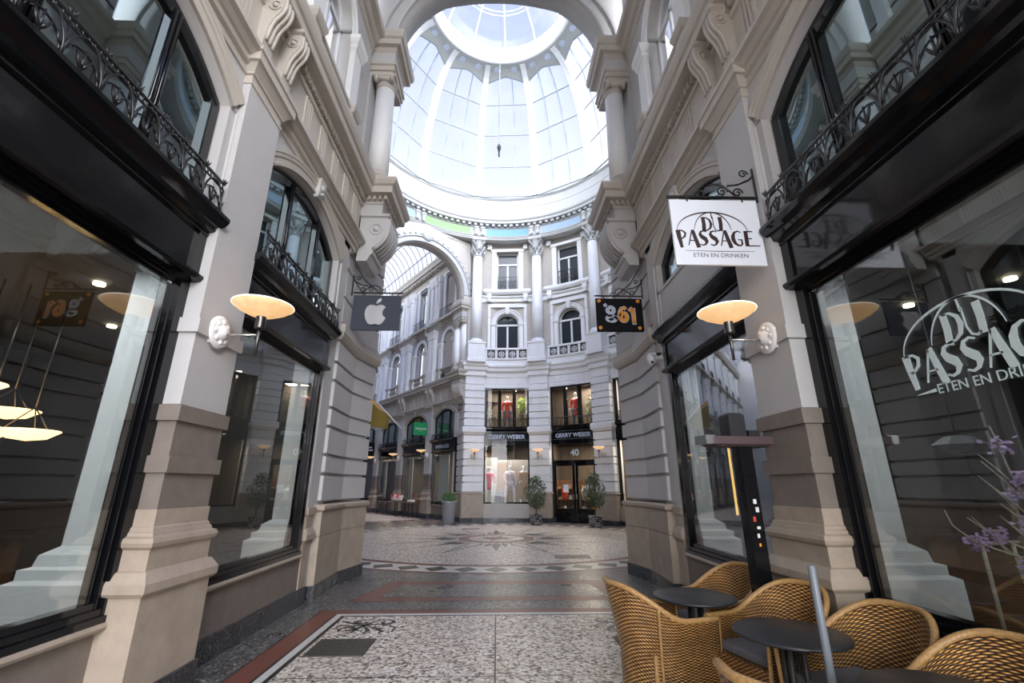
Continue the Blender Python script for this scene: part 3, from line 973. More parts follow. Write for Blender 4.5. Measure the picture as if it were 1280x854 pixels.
def rot_bay(i, phi):
    fn = rot_fn(phi)
    vis = i <= 2
    hw = 1.10
    n = 6
    who = ['far', 'door', 'right', 'fourth', 'fifth', 'sixth', 'seventh', 'eighth'][i]
    # masonry
    m = MB(fn)
    m.box(-HB, HB, -7.3, -7.02, 5.6 + .78, 7.45, n=n)
    for s in (-1, 1):
        a, b = s * hw, s * HB
        m.box(min(a, b), max(a, b), -7.4, -7.0, 0, 6.5, n=2)
    struct(m.build('wall_rotunda', M['white']), 'lower curved wall of the rotunda, %s bay' % who)  # brighter than the passage stucco, carrying the rotunda's stronger light in the colour
    if i != 1:
        m = MB(fn); m.box(-hw, hw, -7.3, -7.02, .16, .80, n=n); struct(m.build('wall_apron', M['cream']))
        m = MB(fn); m.box(-hw, hw, -7.3, -7.0, 0, .16, n=n); struct(m.build('baseboard_rotunda', M['granite']))
    m = MB(fn)
    cv = semi(0, .58, 9.98, 16)
    m.archwall(-HB, HB, 11.2, cv, -7.6, -7.15, back=False)
    for s in (-1, 1):
        a, b = s * .58, s * HB
        for k in range(2):
            x0 = a + (b - a) * k / 2; x1 = a + (b - a) * (k + 1) / 2
            m.box(min(x0, x1), max(x0, x1), -7.6, -7.15, 7.45, 9.99)
            m.box(min(x0, x1), max(x0, x1), -7.6, -7.15, 11.1, 15.0)
    m.box(-.58, .58, -7.6, -7.15, 14.28, 15.0, n=2)
    m.box(-.58, .58, -7.6, -7.15, 11.1, 12.0, n=2)
    m.box(-.58, .58, -7.6, -7.15, 7.45, 8.5, n=2)
    struct(m.build('wall_rotunda_upper', M['taupe']), 'taupe upper curved wall of the rotunda, %s bay' % who)
    m = MB(fn)
    m.prof(-HB, HB, [(-7.05, 6.95), (-6.98, 6.98), (-6.98, 7.2), (-6.86, 7.28), (-6.84, 7.42), (-6.78, 7.5), (-6.78, 7.62), (-6.86, 7.66), (-6.86, 7.84), (-6.80, 7.88), (-6.78, 7.98), (-7.3, 8.0)], n=n)
    m.prof(-HB, HB, [(-7.15, 11.15), (-7.10, 11.2), (-7.10, 11.42), (-7.02, 11.5), (-7.02, 11.58), (-7.15, 11.62)], n=n)
    m.prof(-HB, HB, [(-7.02, 6.38), (-6.98, 6.40), (-6.98, 6.52), (-7.02, 6.54)], n=n)
    struct(m.build('trim_string_course', M['white']), 'moulded string courses of the %s rotunda bay' % who)
    m = MB(fn)
    for k in range(9):
        u = -.8 + k * .2
        m.box(u - .05, u + .05, -7.02, -6.99, 6.62, 6.92)
    struct(m.build('trim_frieze_ribs', M['white']))
    # ---- lower window / door
    st = sthing('window_rotunda_%d' % (i + 1) if i != 1 else 'door_1', ('shop window of the %s bay with black fascia' % who) if i != 1 else 'black double glass door with fanlight under the right hand fascia', fn(0, -7, 0))
    m = MB(fn)
    m.box(-hw, hw, -7.14, -6.99, 3.62, 4.28, n=n)
    m.prof(-hw, hw, [(-6.99, 3.62), (-6.95, 3.63), (-6.95, 3.68), (-6.99, 3.70)], n=n)
    m.prof(-hw, hw, [(-6.99, 4.22), (-6.92, 4.26), (-6.86, 4.32), (-6.86, 4.37), (-7.14, 4.38)], n=n)
    m.build('fascia', M['black'], st)
    m = MB(fn)
    zb = .80 if i != 1 else 0.0
    for s in (-1, 1):
        m.box(min(s * hw, s * (hw - .08)), max(s * hw, s * (hw - .08)), -7.14, -7.02, zb, 3.64)
    m.box(-hw, hw, -7.14, -7.02, 3.54, 3.64, n=n)
    m.box(-hw, hw, -7.14, -7.02, zb, zb + .08, n=n)
    m.build('frame', M['black'], st)
    m = MB(fn)
    m.grid([[(u, -7.08, zb), (u, -7.08, 3.6)] for u in [-hw + 2 * hw * k / n for k in range(n + 1)]])
    m.build('pane', M['glass_far' if i != 1 else 'glass_far'], st)
    if i == 1:
        m = MB(fn)
        m.box(-hw, hw, -7.13, -7.0, 2.62, 2.78, n=4)
        m.build('transom', M['black'], st)
        for s in (-1, 1):
            a, b = sorted((s * .02, s * 1.02))
            dd = MB(fn)
            dd.box(a, b, -7.10, -7.03, .06, .62, n=2); dd.box(a, b, -7.10, -7.03, 2.52, 2.62, n=2)
            dd.box(a, a + .11, -7.10, -7.03, .06, 2.62); dd.box(b - .11, b, -7.10, -7.03, .06, 2.62)
            dd.box(a + .05, b - .05, -7.04, -7.015, .18, .26); dd.box(a + .05, b - .05, -7.04, -7.015, .44, .5)
            leaf = dd.build('door_leaf', M['black'], st)
            q = MB(fn); q.tube([(s * .07, -7.0, 1.0), (s * .07, -6.96, 1.02), (s * .07, -6.96, 1.25), (s * .07, -7.0, 1.27)], .012, 6)
            q.build('door_handle', M['steel'], leaf)
            p = fn(s * .48 - .05, -7.02, 1.48); p2 = fn(s * .48 + .05, -7.02, 1.48)
            q = MB(fn); q.box(s * .48 - .12, s * .48 + .12, -7.07, -7.062, 1.33, 1.68)
            q.build('paper_notice', M['paper'], leaf)
        p0, p1 = Vector(fn(-.1, -7.0, 3.2)), Vector(fn(.1, -7.0, 3.2))
        text('40', .42, fn(0, -7.06, 3.12), p1 - p0, (0, 0, 1), M['decal'], st, 'house_number', .002, .01)
    # upper shop window
    m = MB(fn)
    for u in (-hw + .05, -.36, .36, hw - .05):
        w = .05 if abs(u) > .5 else .085
        m.box(u - w, u + w, -7.14, -7.0, 4.38, 6.4)
    m.box(-hw, hw, -7.14, -7.0, 6.30, 6.4, n=n); m.box(-hw, hw, -7.14, -7.0, 4.36, 4.46, n=n)
    m.build('upper_frame', M['black'], st)
    m = MB(fn)
    m.grid([[(u, -7.08, 4.4), (u, -7.08, 6.35)] for u in [-hw + 2 * hw * k / n for k in range(n + 1)]])
    m.build('upper_pane', M['glass_far'], st)
    if vis:
        railing(fn, -hw + .08, hw - .08, -6.9, 4.40, 'black iron railing above the %s shopfront of the rotunda' % who, None, .42, 9, False)
        nm = MB(fn)
    # shop interior
    m = MB(fn)
    wl = M['darkwarm']
    m.grid([[(x, -7.3, 3.9), (x, -10, 3.9), (x, -10, .02), (x, -7.3, .02)] for x in (-hw - .2, hw + .2)])
    m.face([(-hw - .2, -7.3, 0), (-hw - .2, -10, 0), (-hw - .2, -10, 6.6), (-hw - .2, -7.3, 6.6)])
    m.face([(hw + .2, -7.3, 0), (hw + .2, -10, 0), (hw + .2, -10, 6.6), (hw + .2, -7.3, 6.6)])
    m.face([(-hw - .2, -8.6, 3.9), (hw + .2, -8.6, 3.9), (hw + .2, -8.6, 6.6), (-hw - .2, -8.6, 6.6)])
    m.face([(-hw - .2, -7.2, 6.6), (hw + .2, -7.2, 6.6), (hw + .2, -8.6, 6.6), (-hw - .2, -8.6, 6.6)])
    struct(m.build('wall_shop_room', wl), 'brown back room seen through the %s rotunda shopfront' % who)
    # ---- piano nobile window
    up = sthing('window_arched_%d' % (i + 1), 'white arched window of the %s rotunda bay with mask keystone' % who, fn(0, -7.15, 8.5))
    m = MB(fn)
    m.sweep(cv, [(-.06, -7.42), (-.06, -7.36), (0, -7.35), (0, -7.42)])
    for u in (-.55, .55): m.box(u - .035, u + .035, -7.42, -7.34, 8.5, 9.98)
    m.box(-.045, .045, -7.42, -7.34, 8.5, 9.95); m.box(-.58, .58, -7.42, -7.33, 9.90, 10.0)
    m.build('frame', M['winframe'], up)
    m = MB(fn)
    m.face([(-.58, -7.40, 8.5), (.58, -7.40, 8.5)] + [(u, -7.40, z) for u, z in cv][::-1])
    m.build('pane', M['darkglass'], up)
    m = MB(fn)
    m.sweep(cv, [(.0, -7.2), (.0, -7.10), (.05, -7.09), (.06, -7.05), (.17, -7.04), (.19, -7.0), (.24, -7.0), (.24, -7.2)])
    for s in (-1, 1):
        c = s * .72
        m.ring(c - .1, c + .1, -7.2, -7.05, [(0, 8.4), (0, 9.82), (.03, 9.85), (.05, 9.93), (.05, 9.98), (0, 9.99)])
        c = s * .94
        m.box(c - .07, c + .07, -7.2, -7.08, 8.4, 10.9)
        m.box(c - .05, c + .05, -7.08, -7.04, 10.3, 10.9)
    m.box(-1.02, 1.02, -7.2, -7.08, 10.9, 11.1)
    m.build('surround', M['white'], up)
    m = MB(fn); m.ring(-.08, .08, -7.1, -6.98, [(-.01, 10.5), (.01, 10.62), (.03, 10.8), (.04, 10.95)]); m.build('keystone', M['white'], up)
    # balustrade
    b = thing('balustrade', 'low white balustrade with black pierced panels, %s rotunda bay' % who, 'balustrade', fn(0, -6.85, 8))
    m = MB(fn)
    m.box(-1.15, 1.15, -6.98, -6.80, 8.42, 8.52, n=4)
    m.build('hand_rail', M['white'], b)
    for u in (-1.08, -.56, 0, .56, 1.08):
        m = MB(fn); m.box(u - .06, u + .06, -6.95, -6.83, 7.98, 8.43); m.build('balustrade_post', M['white'], b)
    for u in (-.82, -.28, .28, .82):
        m = MB(fn)
        m.box(u - .20, u + .20, -6.93, -6.90, 8.0, 8.42)
        m.build('dark_panel', M['matblack'], b)
        m = MB(fn)
        m.tube([(u + .13 * math.cos(q * PI / 6), -6.88, 8.2 + .13 * math.sin(q * PI / 6)) for q in range(12)], .02, 5, closed=True)
        for q in range(4):
            a = q * PI / 4
            m.tube([(u - .19 * math.cos(a), -6.88, 8.2 - .19 * math.sin(a)), (u + .19 * math.cos(a), -6.88, 8.2 + .19 * math.sin(a))], .014, 4)
        m.build('tracery', M['white'], b)
    # ---- second floor window
    up = sthing('window_square_%d' % (i + 1), 'tall white framed top floor window of the %s rotunda bay' % who, fn(0, -7.15, 12))
    m = MB(fn)
    for u in (-.54, .54): m.box(u - .05, u + .05, -7.42, -7.34, 12, 14.28)
    m.box(-.045, .045, -7.42, -7.34, 12, 13.6)
    m.box(-.58, .58, -7.42, -7.34, 13.55, 13.65); m.box(-.58, .58, -7.42, -7.34, 14.2, 14.3); m.box(-.58, .58, -7.42, -7.34, 12, 12.08)
    m.build('frame', M['winframe'], up)
    m = MB(fn); m.box(-.56, .56, -7.41, -7.40, 12, 14.25); m.build('pane', M['darkglass'], up)
    m = MB(fn)
    for s in (-1, 1):
        c = s * .72
        m.box(c - .12, c + .12, -7.2, -7.08, 12.0, 14.45)
        c = s * .98
        m.ring(c - .10, c + .10, -7.2, -7.02, [(0, 14.42), (.02, 14.45), (.02, 14.62), (.04, 14.7)])
        m.ring(c - .09, c + .09, -7.2, -6.90, [(0, 11.2), (.0, 11.3), (.03, 11.4), (.03, 11.62)])
    m.box(-.9, .9, -7.2, -7.06, 14.30, 14.45)
    m.ring(-1.25, 1.25, -7.2, -6.92, [(-.04, 11.62), (0, 11.66), (.05, 11.75), (.05, 11.85), (-.05, 11.95)], nu=3)
    m.build('surround', M['white'], up)
    m = MB(fn)
    m.box(-.54, .54, -7.12, -7.10, 12.72, 12.76)
    for k in range(9):
        u = -.5 + k * .125
        m.tube([(u, -7.1, 12.0), (u, -7.1, 12.72)], .012, 4)
    for k in range(4):
        u = -.38 + k * .25
        m.tube([(u + .08 * math.cos(q * PI / 4), -7.1, 12.36 + .12 * math.sin(q * PI / 4)) for q in range(8)], .012, 4, closed=True)
    m.build('guard_rail', M['iron'], up)
    # coloured frieze panel of the entablature
    m = MB(fn)
    col = {0: 'blue_panel', 1: 'greyblue_panel'}.get(i, 'greyblue_panel')
    m.box(-HB + .42, HB - .42, -6.56, -6.535, 14.98, 15.42, n=8)
    fp = thing('painted_frieze', '%s painted frieze field above the %s rotunda bay' % ('blue' if i == 0 else 'pale grey blue', who), 'frieze', fn(0, -6.55, 15))
    m.build('colour_field', M[col], fp)


def rot_column(j, phi, who, lamp=True):
    """pier below, pedestal and giant column with leafy capital above"""
    fn = rot_fn(phi)
    pw = .50
    t = thing('rusticated_pier', 'white banded pier of the rotunda, %s' % who, 'pier', fn(0, -6.75, 0))
    m = MB(fn); m.ring(-pw - .04, pw + .04, -7.3, -6.70, [(.02, 0), (.02, .2)], nu=2); m.build('plinth', M['granite'], t)
    m = MB(fn); m.ring(-pw - .04, pw + .04, -7.3, -6.70, [(0, .2), (0, .88), (-.01, .885), (0, .89), (0, 1.24), (.03, 1.26), (.03, 1.30), (0, 1.33)], nu=2); m.build('base', M['stone'], t)
    def courses(lines):
        p = []
        for a, b in zip(lines[:-1], lines[1:]):
            p += [(-.09, a), (-.09, a + .025), (0, a + .035), (0, b - .025), (-.09, b - .015)]
        return p
    m = MB(fn); m.ring(-pw, pw, -7.3, -6.74, courses([1.33, 1.78, 2.08, 2.53, 2.84, 3.30, 3.62, 4.0]), nu=2); m.build('rusticated_shaft', M['white'], t)  # lit version of the pier paint, brighter than in the passage
    m = MB(fn); m.ring(-pw, pw, -7.3, -6.74, [(-.02, 4.0), (.02, 4.04), (.07, 4.12), (.09, 4.14), (.09, 4.36), (.06, 4.38), (-.02, 4.42)], nu=2); m.build('impost_ledge', M['white'], t)
    m = MB(fn); m.ring(-pw, pw, -7.3, -6.74, courses([4.42, 4.8, 5.12, 5.5, 5.82, 6.2, 6.55]) + [(-.03, 6.56), (-.03, 6.95)], nu=2); m.build('upper_shaft', M['white'], t)
    m = MB(fn); m.ring(-pw, pw, -7.3, -6.74, [(0, 6.95), (.05, 7.0), (.05, 7.2), (.12, 7.28), (.13, 7.42), (.18, 7.5), (.18, 7.62), (.08, 7.66)], nu=2); m.build('cornice', M['white'], t)
    c = thing('column', 'giant white column with leafy capital in the rotunda, %s' % who, 'column', fn(0, -6.8, 7.6))
    m = MB(fn); m.ring(-.46, .46, -7.3, -6.42, [(.04, 7.64), (.04, 7.84), (0, 7.88), (0, 8.60), (.03, 8.62), (.03, 8.72)], nu=2); m.build('pedestal', M['white'], c)
    m = MB(fn)
    m.lathe(0, -6.82, [(.36, 8.70), (.38, 8.76), (.36, 8.82), (.33, 8.84), (.34, 8.9), (.30, 8.93)], 28); m.build('base', M['white'], c)
    m = MB(fn); m.lathe(0, -6.82, [(.295, 8.92), (.29, 10.5), (.25, 13.75)], 32); m.build('shaft', M['white'], c)
    m = MB(fn)
    m.lathe(0, -6.82, [(.25, 13.72), (.28, 13.74), (.29, 13.78), (.26, 13.82), (.25, 14.1), (.28, 14.45), (.36, 14.62), (.38, 14.66)], 24)
    for row, (zz, rr, hh, nn) in enumerate(((13.84, .27, .28, 8), (14.06, .28, .32, 8))):
        for q in range(nn):
            a = (q + .5 * row) * 2 * PI / nn
            ca, sa = math.cos(a), math.sin(a)
            m.tube([(rr * ca, -6.82 + rr * sa, zz), ((rr + .04) * ca, -6.82 + (rr + .04) * sa, zz + hh * .6), ((rr + .12) * ca, -6.82 + (rr + .12) * sa, zz + hh), ((rr + .15) * ca, -6.82 + (rr + .15) * sa, zz + hh * .85)], [.05, .065, .045, .02], 6)
    for q in range(4):
        a = (q + .5) * PI / 2
        ca, sa = math.cos(a), math.sin(a)
        m.tube([(.3 * ca, -6.82 + .3 * sa, 14.3), (.38 * ca, -6.82 + .38 * sa, 14.5), (.46 * ca, -6.82 + .46 * sa, 14.6), (.50 * ca, -6.82 + .5 * sa, 14.54), (.46 * ca, -6.82 + .46 * sa, 14.49)], [.03, .05, .06, .05, .03], 6)
    m.ring4(-.30, .30, -7.12, -6.52, [(.06, 14.64), (.09, 14.68), (.09, 14.78)])
    m.build('leaf_capital', M['ring'], c)
    # paired brackets under the ring cornice
    for s in (-1, 1):
        m = MB(fn)
        m.ring(s * .19 - .09, s * .19 + .09, -6.62, -6.40, [(0, 14.98), (.01, 15.1), (-.01, 15.2), (.03, 15.34), (.03, 15.46)])
        m.lathe_ax((s * .19, -6.40, 15.38), (1, 0, 0), [(.06, -.09), (.06, .09)], 10)
        tag(m.build('scroll_bracket', M['ring']), 'one of two small scroll brackets above the column %s' % who, 'bracket', 'frieze brackets above the column, %s' % who)
    if lamp:
        wall_lamp(fn, 0, -6.74, 2.98, 'lit bowl wall lamp on the rotunda pier, %s' % who, None)


COLS = [(PHI0 - BETA / 2, 'first right of the far arcade'), (PHI0 + BETA / 2, 'between shop window and door'), (PHI0 + 1.5 * BETA, 'right of the black door'), (PHI0 + 2.5 * BETA, 'behind the right entrance pier')]


def rotunda():
    for i, p in enumerate(NB): rot_bay(i, p)
    for i, p in enumerate(LB): rot_bay(5 + i, p)
    for j, (p, w) in enumerate(COLS): rot_column(j, p, w)
    # plain cylinder behind the remaining stretches
    def cyl(a0, a1, z0, z1, name, mt, lab, r=7.2, n=10):
        m = MB(lambda u, d, z: (-d * math.sin(u), YC - d * math.cos(u), z))
        m.box(math.radians(a0), math.radians(a1), -r - .4, -r, z0, z1, n=n)
        return struct(m.build(name, M[mt]), lab)
    cyl(128, 152, 0, 15, 'wall_rotunda', 'paint', 'plain rotunda wall right of the entrance')
    cyl(-152, -142.8, 0, 15, 'wall_rotunda', 'paint', 'plain rotunda wall left of the entrance')
    # continuous ring entablature, drum
    m = MB(lambda u, d, z: (-d * math.sin(u), YC - d * math.cos(u), z))
    m.prof(0, 2 * PI, [(-7.6, 14.78), (-6.58, 14.78), (-6.58, 14.84), (-6.54, 14.86), (-6.54, 14.92), (-6.50, 14.95), (-6.50, 14.98), (-6.56, 14.985), (-6.56, 15.46), (-6.52, 15.48), (-6.50, 15.52), (-6.56, 15.53), (-6.56, 15.66), (-6.30, 15.67), (-6.28, 15.72), (-6.28, 15.80), (-6.22, 15.86), (-6.20, 15.94), (-6.50, 15.98)], n=96, cap=False)
    struct(m.build('trim_ring_cornice', M['ring']), 'white ring entablature under the dome')
    m = MB(lambda u, d, z: (-d * math.sin(u), YC - d * math.cos(u), z))
    for k in range(120):
        u = 2 * PI * k / 120
        m.box(u - .013, u + .013, -6.58, -6.36, 15.54, 15.66)
    struct(m.build('trim_ring_dentils', M['ring']))
    m = MB(lambda u, d, z: (-d * math.sin(u), YC - d * math.cos(u), z))
    m.prof(0, 2 * PI, [(-6.50, 15.96), (-6.44, 16.0), (-6.44, 16.7), (-6.42, 16.72), (-6.42, 17.22), (-6.36, 17.26), (-6.34, 17.34), (-7.2, 17.36)], n=96, cap=False)
    struct(m.build('trim_drum', M['ring']), 'smooth white drum below the glass dome')
    # roof outside the drum so the sky does not leak in around it
    # arch faces of the two arms
    for al, r, zc, t0, t1, who, who2 in ((CAM, 2.44, 11.3, 7.48, 8.08, 'entrance', 'great semicircular arch over the passage entrance to the rotunda'), (ARM, 2.36, 11.45, 6.55, 7.2, 'arcade', 'tall arch opening to the far glazed arcade')):
        fn = cross_fn(al)
        m = MB(fn)
        cv = semi(0, r, zc, 40)
        m.archwall(-3.3 if al == CAM else -2.78, 3.3 if al == CAM else 2.78, 15.0, cv, t0, t1)
        if al == CAM:
            for s in (-1, 1):
                m.box(min(s * r, s * 3.3), max(s * r, s * 3.3), t0, t1, 11.0, zc)
        struct(m.build('wall_arch_' + who, M['cream' if al != CAM else 'paint']), who2)
        tt, sg = (t1, 1) if al == CAM else (t0, -1)
        m = MB(fn)
        m.sweep(cv, [(0, tt - sg * .02), (0, tt + sg * .05), (.03, tt + sg * .06), (.20, tt + sg * .06), (.23, tt + sg * .02), (.27, tt + sg * .02), (.28, tt + sg * .09), (.34, tt + sg * .09), (.35, tt - sg * .02)])
        struct(m.build('trim_archivolt_' + who, M['ring']))
        if al != CAM:
            # ornament along the arch and spandrel panels
            m = MB(fn)
            for k in range(27):
                a = PI * (.5 + k) / 27
                rr = r + .45
                x, z = rr * math.cos(a), zc + rr * math.sin(a)
                m.lathe_ax((x, tt - .02, z), (0, -1, 0), [(.07, 0), (.06, .03), (.02, .05)], 8)
                m.lathe_ax(((rr - .1) * math.cos(a + .05), tt - .02, zc + (rr - .1) * math.sin(a + .05)), (0, -1, 0), [(.03, 0), (.025, .03)], 6)
            m.lathe_ax((0, tt - .06, zc + r + .38), (0, -1, 0), [(.30, 0), (.28, .05), (.16, .10), (.02, .12)], 18)
            struct(m.build('trim_arch_ornament', M['ring']))
            m = MB(fn)
            for s in (-1, 1):
                m.tube([(s * 2.62, tt - .02, 11.9), (s * 2.62, tt - .02, 14.6), (s * 1.2, tt - .02, 14.6)], .03, 4)
            struct(m.build('trim_spandrel', M['white']))
    # columns carrying the far arcade arch
    fn = arm_fn(ARM, 1)
    for side, fnn, w in (('right', arm_fn(ARM, 1), 'right'), ('left', arm_fn(ARM, -1), 'left')):
        t = thing('column', 'round column at the %s springing of the far arcade arch' % w, 'column', fnn(6.75, -2.62, 7.3))
        cu, cd = 6.80, -2.64
        m = MB(fnn)
        m.ring(6.5, 7.15, -3.2, -2.36, [(.03, 7.26), (.03, 7.4), (0, 7.42), (0, 7.62), (.03, 7.66), (.03, 7.74)])
        m.lathe(cu, cd, [(.27, 7.74), (.28, 7.78), (.25, 7.84), (.24, 7.88)], 24); m.build('base', M['cream'], t)
        m = MB(fnn); m.lathe(cu, cd, [(.225, 7.86), (.22, 8.8), (.20, 10.0)], 28); m.build('shaft', M['white'], t)
        m = MB(fnn)
        m.lathe(cu, cd, [(.20, 9.98), (.23, 10.02), (.23, 10.06), (.2, 10.1), (.22, 10.2), (.27, 10.28), (.29, 10.34)], 24)
        m.ring(6.54, 7.2, -3.2, -2.40, [(-.03, 10.34), (-.03, 10.44), (0, 10.46), (0, 10.8), (.05, 10.86), (.07, 11.0), (.12, 11.05), (.14, 11.25), (.14, 11.32), (0, 11.46)])
        m.build('capital', M['cream'], t)
        m = MB(fnn)
        m.plan([(8.9, -2.95), (7.2, -2.75), (6.45, -2.60), (6.3, -2.85)], [(0, 7.0), (0, 11.4)])
        m.box(6.6, 9.2, -3.4, -2.85, 7.0, 15.0)
        struct(m.build('wall_arcade_corner', M['taupe' if side == 'right' else 'paint']))


def green_frieze():
    for phi, col, lab in ((ARM + 10, 'green_panel', 'pale green painted frieze field above the far arcade arch'), (ARM - 12, 'greyblue_panel', 'blue painted frieze field left of the green one')):
        fn = rot_fn(phi)
        w = 1.35 if col == 'green_panel' else .7
        fp = thing('painted_frieze', lab, 'frieze', fn(0, -6.55, 15))
        m = MB(fn); m.box(-w, w, -6.56, -6.535, 14.98, 15.42, n=8); m.build('colour_field', M[col], fp)
    fn = rot_fn(ARM - 4.5)
    for s_ in (-1, 1):
        m = MB(fn)
        m.ring(s_ * .19 - .09, s_ * .19 + .09, -6.62, -6.40, [(0, 14.98), (.01, 15.1), (-.01, 15.2), (.03, 15.34), (.03, 15.46)])
        m.lathe_ax((s_ * .19, -6.40, 15.38), (1, 0, 0), [(.06, -.09), (.06, .09)], 10)
        tag(m.build('scroll_bracket', M['ring']), 'one of two small scroll brackets left of the green frieze field', 'bracket', 'frieze brackets left of the green field')


def dome_pt(theta, phi, dr=0.):
    r = 3.6 + 2.77 * math.cos(theta) + dr * math.cos(theta); z = 17.35 + 6.85 * math.sin(theta) + dr * math.sin(theta)
    return (r * math.sin(phi), YC + r * math.cos(phi), z)


def dome():
    D = thing('glass_dome', 'glazed dome with white ribs, frosted panes and round oculus over the rotunda', 'dome', (0, YC, 17.35))
    th = [q * PI / 200 for q in (0, 18, 38, 59, 77)]
    apex = 83 * PI / 200
    rib = math.radians(30)
    glass_rows = [th[0], th[1], th[2], th[3]]
    for k in range(12):
        c = math.radians(PHI0) + k * rib
        a0, a1 = c - rib / 2, c + rib / 2
        def P(theta, f, dr=0.):
            p, q = Vector(dome_pt(theta, a0, dr)), Vector(dome_pt(theta, a1, dr))
            return tuple(p.lerp(q, f))
        fs = [.04, .347, .653, .96]
        top = [77 * PI / 200, 81.5 * PI / 200, 81.5 * PI / 200, 77 * PI / 200]
        # glass
        m = MB()
        for fa, fb, ta, tb in zip(fs[:-1], fs[1:], top[:-1], top[1:]):
            seq = glass_rows
            for x, y in zip(seq[:-1], seq[1:]):
                m.face([P(x, fa), P(x, fb), P(y, fb), P(y, fa)])
            if fa < .5 < fb:
                m.face([P(seq[-1], fa), P(seq[-1], fb), P(tb, fb), P(apex, .5), P(ta, fa)])
            else:
                m.face([P(seq[-1], fa), P(seq[-1], fb), P(tb, fb), P(ta, fa)])
        m.build('dome_pane', M['domeglass'], D)
        # grey glazing bars
        m = MB()
        for f in (fs[1], fs[2]):
            m.tube([P(q * PI / 200, f) for q in (0, 9, 18, 28, 38, 48, 59, 70, 81)], .035, 4, s=False)
        for f in (fs[0], fs[3]):
            m.tube([P(q * PI / 200, f) for q in (0, 9, 18, 28, 38, 48, 59, 70, 77)], .03, 4, s=False)
        for x in th[1:4]:
            m.tube([P(x, .04), P(x, .96)], .028, 4, s=False)
        m.tube([P(77 * PI / 200, .04), P(81.5 * PI / 200, .347), P(apex, .5), P(81.5 * PI / 200, .653), P(77 * PI / 200, .96)], .04, 4, s=False)
        m.tube([P(0, .04), P(0, .96)], .04, 4, s=False)
        m.build('glazing_bar', M['ribmetal'] if False else mat_bar, D)
        # soffit between glass and ring
        m = MB()
        ring = 100 * PI / 200
        tt = [(0, 75), (.04, 77), (.347, 81.5), (.5, 83), (.653, 81.5), (.96, 77), (1, 75)]
        m.grid([[P(q * PI / 200, f) for f, q in tt], [P((q + 100) / 2 * PI / 200, f) for f, q in tt], [P(ring, f) for f, q in tt]])
        m.grid([[P(q * PI / 200, f, .15) for f, q in tt], [P((q + 100) / 2 * PI / 200, f, .15) for f, q in tt], [P(ring, f, .15) for f, q in tt]])
        m.build('soffit', M['domeceil'], D)
        for f in (.27, .73):
            m = MB()
            q = 90.5 * PI / 200
            p = Vector(P(q, f)); cc = Vector((0, YC, 20)); nrm = (Vector(P(q, f, .5)) - p).normalized()
            m.lathe_ax(tuple(p - nrm * .045), tuple(nrm), [(.16, 0), (.19, .01), (.19, .04), (.15, .05)], 18)
            m.build('porthole', mat_port, D)
        # rib
        m = MB()
        path = [q * 100 / 12 for q in range(13)]
        rows = []
        for q in path:
            th_ = q * PI / 200
            ctr = Vector(dome_pt(th_, a0)); tang = Vector((math.cos(a0), -math.sin(a0), 0))
            nrm = (Vector(dome_pt(th_, a0, 1)) - ctr).normalized()
            w = .19 - .05 * q / 100
            rows.append([tuple(ctr - tang * w - nrm * .12), tuple(ctr + tang * w - nrm * .12), tuple(ctr + tang * w + nrm * .1), tuple(ctr - tang * w + nrm * .1)])
        m.grid(rows, closed_u=True)
        m.build('rib', M['domerib'], D)
    # crown ring
    m = MB()
    m.lathe(0, YC, [(3.75, 24.25), (3.48, 24.16), (3.44, 24.2), (3.36, 24.5), (3.36, 25.15), (3.62, 25.2), (3.75, 24.9), (3.75, 24.25)], 72, cap=False)
    m.build('crown_ring', M['domerib'], D)
    # oculus glazing
    m = MB()
    m.lathe(0, YC, [(3.4, 25.0), (3.15, 25.7), (2.5, 26.5), (1.5, 27.1), (.02, 27.3)], 48, cap=False)
    m.build('oculus_glass', M['roofglass'], D)
    m = MB()
    for k in range(12):
        a = k * rib + math.radians(PHI0)
        m.tube([(r * math.sin(a), YC + r * math.cos(a), z) for r, z in ((3.4, 25.0), (3.15, 25.68), (2.5, 26.46), (1.5, 27.05), (.0, 27.25))], .045, 6)
    for r, z in ((2.5, 26.45), (2.35, 26.55), (1.3, 27.1)):
        m.tube([(r * math.sin(a * PI / 24), YC + r * math.cos(a * PI / 24), z) for a in range(48)], .035, 5, closed=True)
    m.build('oculus_bar', M['domerib'], D)
    # pendant on a thin cable
    p = thing('hanging_pendant', 'small dark ornament hanging on a thin cable under the dome', 'pendant', (-.04, YC, 14.2))
    m = MB(); m.tube([(-.04, YC, 15.6), (-.04, YC, 26.6)], .006, 4); m.build('cable', M['steel'], p)
    m = MB(); m.lathe(-.04, YC, [(.015, 14.93), (.04, 15.02), (.03, 15.15), (.05, 15.28), (.085, 15.38), (.085, 15.48), (.03, 15.6)], 10); m.build("ornament", M["matblack"], p)


mat_bar = mat('grey glazing bar', (.30, .34, .36), .5)
mat_port = mat('glass porthole', (.55, .62, .75), .1, emit=(.8, .88, 1), estr=.0)


